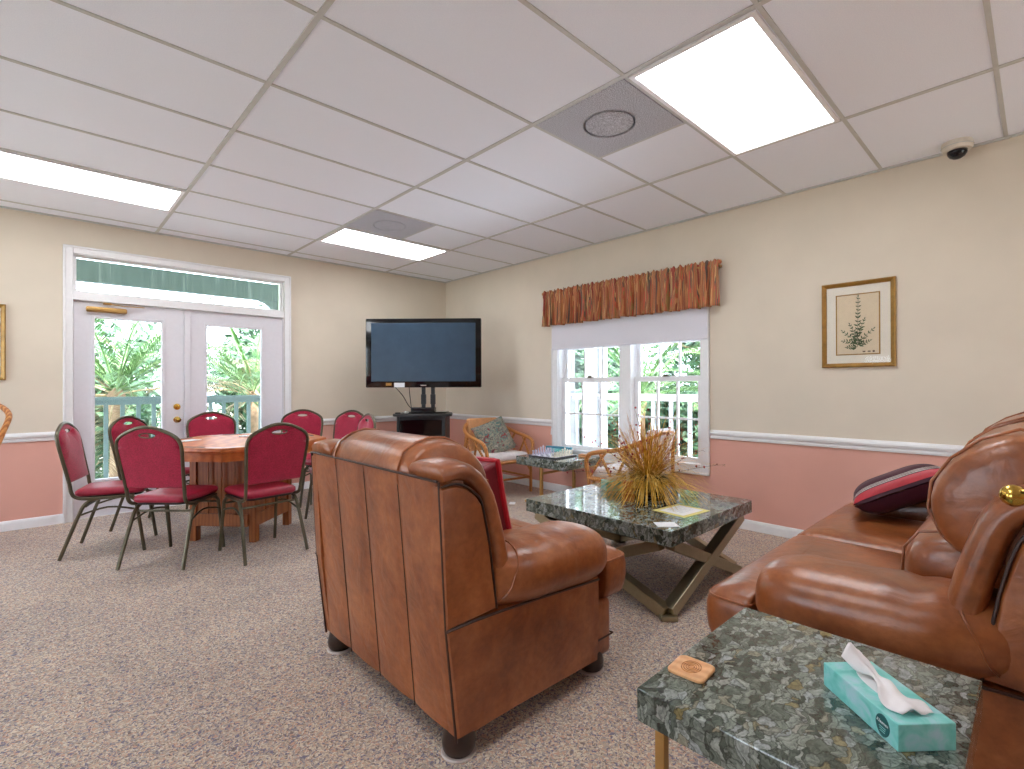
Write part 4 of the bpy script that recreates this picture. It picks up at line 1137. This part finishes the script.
m = MB(); m.b2((-.14, -.055, 0), (.13, .065, .05), .004); m.build('casing', M['black'], t, ang=30)
m = MB(); m.b2((-.13, -.0565, .015), (.12, -.054, .034)); m.build('front_strip', M['gloss'], t, smooth=False)
t = thing('remote_receiver', 'small grey rounded device on the cabinet edge below the television', 'device', (3.012, 4.94, .867), .3)
m = MB(); m.ball((0, 0, .016), .034, (1, .8, .5)); m.build('shell', M['grid'], t)
t = thing('small_puck', 'small black puck on the cabinet top left of the grey device', 'device', (2.95, 5.02, .867), .3)
m = MB(); m.lathe([(.03, 0), (.032, .006), (.028, .014), (.001, .016)]); m.build('shell', M['black'], t)

# ------------------------------------------------------------------ rattan chairs
def rattan(label, loc, rz, seatmat, padmat):
    t = thing('rattan_armchair', label, 'chair', loc, rz, 'rattan armchairs at the chess table')
    C = M['rattan']; r = .017
    rail = smooth_path([(.27, .29, .36), (.285, .305, .47), (.25, .325, .565), (.12, .335, .605), (-.05, .325, .635), (-.20, .285, .69), (-.285, .20, .745), (-.31, .07, .775)], 5)
    full = rail+[Vector((p.x, -p.y, p.z)) for p in reversed(rail)]
    m = MB(); m.tube(full, r*1.15, 10); m.build('arm_rail', C, t)
    for s_ in (1, -1):
        m = MB(); m.tube([(.27, s_*.29, .005), (.27, s_*.29, .37)], r, 10); m.build('leg', C, t)
        m = MB(); m.tube(smooth_path([(-.30, s_*.25, .005), (-.26, s_*.255, .30), (-.26, s_*.24, .50), (-.29, s_*.19, .745)], 4), r, 10); m.build('leg', C, t)
        m = MB()
        m.tube([(.26, s_*.295, .37), (.06, s_*.335, .61)], r*.75, 8); m.tube([(.02, s_*.295, .36), (.13, s_*.33, .60)], r*.75, 8)
        m.tube([(.0, s_*.295, .36), (-.16, s_*.30, .665)], r*.75, 8); m.tube([(-.22, s_*.26, .36), (-.06, s_*.325, .635)], r*.75, 8)
        m.build('arm_lattice', C, t)
        m = MB(); m.tube([(.27, s_*.29, .17), (-.28, s_*.252, .17)], r*.7, 8); m.build('stretcher', C, t)
        m = MB(); m.tube(smooth_path([(.27, s_*.29, .23), (.26, s_*.24, .31), (.25, s_*.16, .345)], 4), r*.6, 8); m.build('knee_brace', C, t)
    m = MB(); m.tube([(.27, -.29, .17), (.27, .29, .17)], r*.7, 8); m.tube([(-.28, -.252, .17), (-.28, .252, .17)], r*.7, 8); m.build('stretcher', C, t)
    m = MB(); fr = [(.27, .29, .355), (.27, -.29, .355), (-.27, -.255, .355), (-.27, .255, .355)]
    for i in range(4): m.tube([fr[i], fr[(i+1) % 4]], r*1.1, 8)
    m.b2((-.26, -.25, .345), (.26, .275, .362)); m.build('seat_frame', C, t, ang=50)
    m = MB(); m.box((.02, 0, .405), (.50, .52, .085), None, .035, 4); m.build('seat_cushion', seatmat, t, ang=80)
    m = MB(); m.box((-.235, 0, .60), (.07, .42, .42), (0, -.22, 0), .03, 4); m.build('back_pad', padmat, t, ang=80)
    return t
rattan('rattan armchair beside the television stand with peach back pad and tapestry pillow', (3.72, 4.22, 0), math.radians(-97), M['cushionwhite'], M['peach'])
rattan('rattan armchair half hidden behind the dried grass arrangement, floral seat', (3.86, 2.52, 0), math.radians(92), M['floral'], M['floral'])
t = thing('throw_pillow', 'multicoloured tapestry pillow on the rattan armchair by the television', 'pillow', (3.69, 4.205, .60))
t.rotation_euler = (math.radians(-24), math.radians(-18), math.radians(-10))
pillow('pillow_face', [M['tapestry']], .42, .40, .13, t)

# rattan bar stool at the left picture edge
t = thing('rattan_bar_stool', 'rattan bar stool back cut off by the left picture edge', 'bar stool', (-.405, 5.0, 0), math.radians(-60))
for sx in (1, -1):
    for sy in (1, -1):
        m = MB(); m.tube([(sx*.125, sy*.125, .005), (sx*.12, sy*.12, .70)], .016, 10); m.build('leg', M['rattan'], t)
m = MB(); m.lathe([(.165, .69), (.175, .70), (.175, .72), (.16, .73)], seg=24); m.build('seat_ring', M['rattan'], t)
m = MB(); m.lathe([(.155, .72), (.16, .75), (.14, .775), (.01, .785)], seg=24); m.build('seat_cushion', M['peach'], t)
m = MB(); ring = [(.17*math.cos(a), .17*math.sin(a), .24) for a in [2*PI*k/24 for k in range(24)]]; m.tube(ring, .012, 8, closed=True); m.build('foot_ring', M['rattan'], t)
hoop = smooth_path([(.06, .150, .70), (.03, .225, .86), (-.02, .285, .98), (-.10, .25, 1.055), (-.19, .14, 1.085), (-.22, 0, 1.09)], 5)
hoop = hoop+[Vector((p.x, -p.y, p.z)) for p in reversed(hoop)]
m = MB(); m.tube(hoop, .018, 10); m.build('back_hoop', M['rattan'], t)
m = MB()
for a0, a1 in ((150, 190), (190, 150), (110, 150), (150, 110), (210, 170), (170, 210), (250, 210), (210, 250)):
    p = (.16*math.cos(math.radians(a0)), .16*math.sin(math.radians(a0)), .72); q = (.235*math.cos(math.radians(a1)), .245*math.sin(math.radians(a1)), 1.05 if 140 < a1 < 220 else .97)
    m.tube([p, q], .008, 6)
m.build('back_lattice', M['twig'], t)

# ------------------------------------------------------------------ pictures, camera, lamp, scrap
def picture(label, wall_, c, wd, ht, art):
    t = thing('framed_picture', label, 'picture', c, 0 if wall_ == 'n' else -PI/2)
    # local: faces -y, x right, z up, centre at origin
    hw, hh, f = wd/2, ht/2, .030
    m = MB()
    prof = [(0, 0), (0, -.020), (.008, -.026), (.020, -.018), (.030, -.012), (.030, 0)]
    cor = [(-hw, -hh), (hw, -hh), (hw, hh), (-hw, hh)]
    rings = []
    for (x, z) in cor:
        rings.append([(x-math.copysign(d, x), y, z-math.copysign(d, z)) for d, y in prof])
    m.loft(rings, cap=False, closed=True); m.build('frame', M['gold'], t, ang=30)
    m = MB(); m.b2((-hw+.02, -.008, -hh+.02), (hw-.02, 0, hh-.02)); m.build('mat_board', M['matte'], t, smooth=False)
    aw, ah = hw-.095, hh-.095
    m = MB(); m.b2((-aw-.008, -.0095, -ah-.008), (aw+.008, -.008, ah+.008)); m.build('gilt_line', M['gold'], t, smooth=False)
    m = MB(); m.b2((-aw, -.0105, -ah), (aw, -.0093, ah)); m.build('print_paper', M['paper'], t, smooth=False)
    if art:
        m = MB(); rr = random.Random(21)
        def leaf(x, z, a, L):
            d = (math.cos(a), math.sin(a)); n_ = (-d[1], d[0]); w_ = L*.19
            pts = [(0, 0), (.35, 1), (.7, .7), (1, 0), (.7, -.7), (.35, -1)]
            m.quad([(x+d[0]*u*L+n_[0]*v*w_, -.0112, z+d[1]*u*L+n_[1]*v*w_) for u, v in pts])
        def stem(p, q, n, L):
            for i in range(10):
                pass
            m.bar((p[0], -.0110, p[1]), (q[0], -.0110, q[1]), .0022, .0004, (0, 1, 0))
            for i in range(n):
                u = (i+.5)/n; x, z = lerp(p[0], q[0], u), lerp(p[1], q[1], u); a = math.atan2(q[1]-p[1], q[0]-p[0])
                for s_ in (1, -1): leaf(x, z, a+s_*rr.uniform(.6, 1.2), L*(1.1-.6*u)*rr.uniform(.8, 1.1))
            leaf(q[0], q[1], math.atan2(q[1]-p[1], q[0]-p[0]), L*.6)
        stem((.0, -.16), (.005, .19), 13, .034)
        for (a, b_) in (((0, -.13), (-.088, -.045)), ((0, -.13), (-.085, -.115)), ((0, -.13), (.092, -.04)), ((0, -.15), (.07, -.12)), ((0, -.10), (-.045, .0)), ((0, -.08), (.04, .03)), ((0, -.16), (-.06, -.16))): stem(a, b_, 5, .030)
        m.build('botanical_drawing', M['leafink'], t, smooth=False)
        m = MB()
        for x in (.03, .06): m.b2((x, -.0113, -.198), (x+.016, -.0107, -.190))
        m.b2((.088, -.0113, -.20), (.100, -.0107, -.188)); m.build('caption_marks', M['twig'], t, smooth=False)
    m = MB(); m.b2((-hw+.025, -.0135, -hh+.025), (hw-.025, -.0125, hh-.025)); m.build('glazing', M['glass'], t, smooth=False)
    return t
picture('framed green botanical print in a gilded frame on the wall above the loveseat', 'e', (XE, .894, 1.607), .438, .607, True)
picture('narrow gilded picture cut off by the left edge, left of the doors', 'n', (-.432, YN, 1.546), .45, .62, False)

t = thing('ceiling_camera', 'white dome security camera on the ceiling by the right wall', 'camera', (4.075, .352, CEIL))
m = MB(); m.lathe([(.074, 0), (.076, -.012), (.074, -.040), (.068, -.050), (.050, -.053)], seg=32); m.build('housing', M['camwhite'], t, ang=40)
m = MB(); m.lathe([(.0765, -.026), (.078, -.028), (.0765, -.030)], seg=32); m.build('seam_ring', M['grid'], t)
m = MB(); m.lathe([(.050, -.050), (.047, -.070), (.036, -.088), (.018, -.099), (.001, -.102)], seg=24); m.build('dome', M['dome'], t, ang=180)

t = thing('floor_lamp', 'polished brass swing arm lamp end beside the loveseat, cut by the right picture edge', 'floor lamp', (1.605, -.34, 0))
m = MB(); m.lathe([(.012, 0), (.085, 0), (.085, .012), (.06, .02), (.012, .03)], seg=28); m.build('lamp_base', M['brass'], t, ang=50)
m = MB(); m.tube([(0, 0, .02), (0, 0, 1.25)], .010, 12); m.build('pole', M['brass'], t)
m = MB(); m.tube([(0, 0, .926), (0, .365, .926)], .017, 16); m.build('arm', M['brass'], t)
m = MB(); m.ball((0, .386, .926), .025, seg=20); m.build('ball_end', M['brass'], t)
m = MB(); m.lathe([(.16, 1.15), (.09, 1.38), (.088, 1.38), (.158, 1.15)], seg=32); m.build('lamp_shade', M['shade'], t)
m = MB(); m.b2((-.05, -.03, 0), (.05, .03, .002)); tag(m.build('paper_scrap', M['papwhite'], smooth=False, loc=(3.45, 3.66, 0), rot=(0, 0, .7)), 'small white paper scrap on the carpet near the chess table', 'paper')

# ------------------------------------------------------------------ porch and garden outside
m = MB(); m.b2((-5, YN+.15, -.12), (6.45, 7.75, -.04)); m.b2((XE+.15, -4, -.12), (6.45, YN+.15, -.04)); o = m.build('porch_deck', M['deck'], smooth=False); S(o)
m = MB(); m.b2((-40, -30, -.9), (50, 50, -.8)); S(m.build('ground', M['lawn'], smooth=False))
m = MB(); m.b2((-5, YN+.15, 2.76), (4.1, 8.0, 2.84)); S(m.build('porch_roof', M['porchcream'], smooth=False))
m = MB(); m.b2((-5, 7.55, 2.40), (2.49, 7.65, 2.645), .004)
poly = [(2.49, 2.418), (2.49, 2.20), (2.44, 2.27), (2.34, 2.36), (2.22, 2.405), (2.14, 2.418)]
m.prism(poly, 7.56, 7.64, 'y'); S(m.build('porch_beam', M['beamgreen'], smooth=False))
def railing(name, label, a, b, z0, z1, mat, step, group):
    t = thing(name, label, 'railing', a, 0, group)
    a, b = Vector(a), Vector(b); v = b-a; L = v.length; d = v.normalized(); n_ = Vector((-d.y, d.x, 0))
    m = MB(); m.bar(Vector((0, 0, z1-.02)), v+Vector((0, 0, z1-.02)), .10, .04, (0, 0, 1)); m.bar(Vector((0, 0, z1-.065)), v+Vector((0, 0, z1-.065)), .045, .06, (0, 0, 1)); m.build('top_rail', mat, t, smooth=False)
    m = MB(); m.bar(Vector((0, 0, z0+.03)), v+Vector((0, 0, z0+.03)), .05, .08, (0, 0, 1)); m.build('bottom_rail', mat, t, smooth=False)
    for k in range(int(L/step)):
        p = d*(step*(k+.5)); m = MB(); m.b2((p.x-.021, p.y-.021, z0+.06), (p.x+.021, p.y+.021, z1-.06)); m.build('baluster', mat, t, smooth=False)
    return t
railing('porch_railing', 'grey green porch railing seen through the glazed doors', (-.6, 7.6, -.04), (2.45, 7.6, -.04), .06, 1.10, M['railgreen'], .155, None)
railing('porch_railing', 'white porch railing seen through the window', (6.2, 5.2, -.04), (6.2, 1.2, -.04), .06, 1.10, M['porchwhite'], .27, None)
def post(name, x, y, w_, lab, mat=None, base=True):
    t = thing(name, lab, 'post', (x, y, -.04), 0, None)
    m = MB(); m.b2((-w_/2, -w_/2, 0), (w_/2, w_/2, 2.80), .006); m.build('shaft', mat or M['porchwhite'], t, ang=30)
    m = MB(); m.b2((-w_/2-.015, -w_/2-.015, 0), (w_/2+.015, w_/2+.015, .15), .006); m.build('base_block', mat or M['porchwhite'], t, ang=30)
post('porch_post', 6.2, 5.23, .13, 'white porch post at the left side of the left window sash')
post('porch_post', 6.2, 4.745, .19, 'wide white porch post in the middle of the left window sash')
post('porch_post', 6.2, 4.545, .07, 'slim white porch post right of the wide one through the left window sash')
post('porch_post', 2.555, 7.6, .12, 'pale cream porch post at the right end of the green beam above the doors', M['porchcream'])

def frond(m, base, az, el, L, droop, rng, lw=.018, ll=.34):
    p = Vector(base); d = Vector((math.cos(az)*math.cos(el), math.sin(az)*math.cos(el), math.sin(el)))
    N = 26; pts = []; ds = []
    for i in range(N+1):
        pts.append(p.copy()); ds.append(d.copy()); d = (d+Vector((0, 0, -droop/N*(.4+1.2*i/N)))).normalized(); p = p+d*(L/N)
    m.tube(pts, [lerp(.016, .003, i/N) for i in range(N+1)], 5)
    side0 = Vector((-math.sin(az), math.cos(az), 0))
    for i in range(4, N+1):
        for sub in (0, .5):
            u = (i+sub-.5)/N; q = pts[i]-(ds[i]*(L/N)*sub); Ls = ll*math.sin(PI*min(1, .12+u*.86))**.6*rng.uniform(.8, 1.1)
            for s_ in (1, -1):
                v = (side0*s_*.8+ds[i]*.65+Vector((0, 0, rng.uniform(-.05, .35)))).normalized()
                e1 = q+v*Ls*.55; e2 = q+v*Ls+Vector((0, 0, -.10*Ls-.04)); n_ = v.cross(Vector((0, 0, 1))).normalized()*lw*.5
                m.add([q-n_*.5, q+n_*.5, e1+n_, e1-n_, e2], [(0, 1, 2, 3), (3, 2, 4)])
def palm(x, y, zc, lab, n, L, seed, dry=6):
    n = int(n*1.5); L = L*1.15
    t = thing('palm', lab, 'palm tree', (x, y, -.8)); rng = random.Random(seed); z = zc+.8
    m = MB(); m.lathe([(.12, 0), (.08, z*.5), (.085, z*.8), (.12, z), (.06, z+.12)], seg=14); m.build('trunk', M['bark'], t)
    m = MB(); md = MB()
    for k in range(n):
        az = 2*PI*k/n*2.4+rng.uniform(-.2, .2); el = rng.uniform(.2, 1.35)
        frond(m, (0, 0, z+.05), az, el, L*rng.uniform(.8, 1.1), rng.uniform(.8, 1.7), rng)
    for k in range(dry):
        frond(md, (0, 0, z), rng.uniform(0, 6.28), rng.uniform(-.3, .9), L*.8, rng.uniform(1, 2), rng, .012)
    m.build('fronds', M['palm'], t, ang=180); md.build('dry_fronds', M['palmdry'], t, ang=180)
palm(.86, 9.9, 1.05, 'green palm with pale arching fronds behind the left glazed door', 20, 1.9, 3, 9)
palm(2.95, 10.3, 1.0, 'green palm with a brown trunk head behind the right glazed door', 20, 1.9, 5, 9)
palm(-.7, 10.8, 1.6, 'palm further back, beyond the left edge of the left glazed door', 16, 2.1, 8, 6)
palm(7.9, 5.0, .9, 'palm beyond the white railing, seen through the left window sash', 16, 1.6, 9, 3)
palm(8.2, 3.0, .9, 'palm beyond the white railing, seen through the right window sash', 16, 1.7, 12, 5)
palm(9.0, 4.1, 1.6, 'palm further back, seen between the two window sashes', 16, 1.9, 14, 6)
def bush(x, y, rx, ry, rz, lab, seed, nl=5200, mat='bush', zb=-.8):
    t = thing('garden_tree', lab, 'tree', (x, y, zb)); rng = random.Random(seed)
    m = MB(); m.tube([(0, 0, 0), (.05, .02, rz*.5), (0, .05, rz*1.2)], [.12, .09, .05], 8)
    for k in range(6):
        a = rng.uniform(0, 6.28); m.tube([(0, 0, rz*.5), (math.cos(a)*rx*.6, math.sin(a)*ry*.6, rz*rng.uniform(.8, 1.5))], [.05, .02], 6)
    m.build('trunk', M['bark'], t)
    m = MB(); vs = []; fs = []
    cl = [(rng.gauss(0, .5), rng.gauss(0, .5), rng.gauss(0, .45)) for _ in range(60)]
    for k in range(nl):
        c = cl[k % 60]; c = [max(-1, min(1, q)) for q in c]
        p = Vector(((c[0]+rng.gauss(0, .16))*rx, (c[1]+rng.gauss(0, .16))*ry, rz*1.05+(c[2]+rng.gauss(0, .16))*rz))
        a = Vector((rng.gauss(0, 1), rng.gauss(0, 1), rng.gauss(0, .6))).normalized(); b = a.orthogonal().normalized(); L = rng.uniform(.09, .22)
        i = len(vs); vs += [p-a*L, p+b*L*.32, p+a*L, p-b*L*.32]; fs.append((i, i+1, i+2, i+3))
    m.add(vs, fs); m.build('foliage', M[mat], t, smooth=False)
bt = [(-3.6, 13.4, 1.4, 1.3, 1.9, 'far tree left of the left glazed door'), (.3, 13.6, 1.4, 1.3, 1.7, 'far tree behind the palm of the left glazed door'),
      (4.2, 13.4, 1.4, 1.3, 1.8, 'far tree behind the palm of the right glazed door'), (8.1, 13.2, 1.4, 1.3, 2.0, 'far tree right of the right glazed door'), (12.0, 9.3, 1.4, 1.4, 2.2, 'far tree at the left side of the window view'),
      (12.2, 5.2, 1.4, 1.5, 2.4, 'far tree behind the wide white porch post'), (12.0, 1.2, 1.4, 1.4, 2.3, 'far tree behind the right window sash')]
bt += [(8.6, yy, .85, .85, .80, lab) for yy, lab in ((8.6, 'low garden shrub beyond the white railing, far left in the window view'), (6.7, 'low garden shrub beyond the white railing behind the left porch post'),
       (1.4, 'low garden shrub beyond the white railing at the right end of the window view'))]
bt += [(10.2, yy, .9, .9, .85, lab) for yy, lab in ((7.4, 'garden shrub behind the wide white porch post'), (5.2, 'garden shrub seen below the middle mullion of the window'), (3.0, 'garden shrub seen through the lower right window sash'), (0.6, 'garden shrub at the far right behind the white railing'))]
for i, (x, y, rx, ry, rz, lab) in enumerate(bt): bush(x, y, rx, ry, rz, lab, 40+i, 6500)
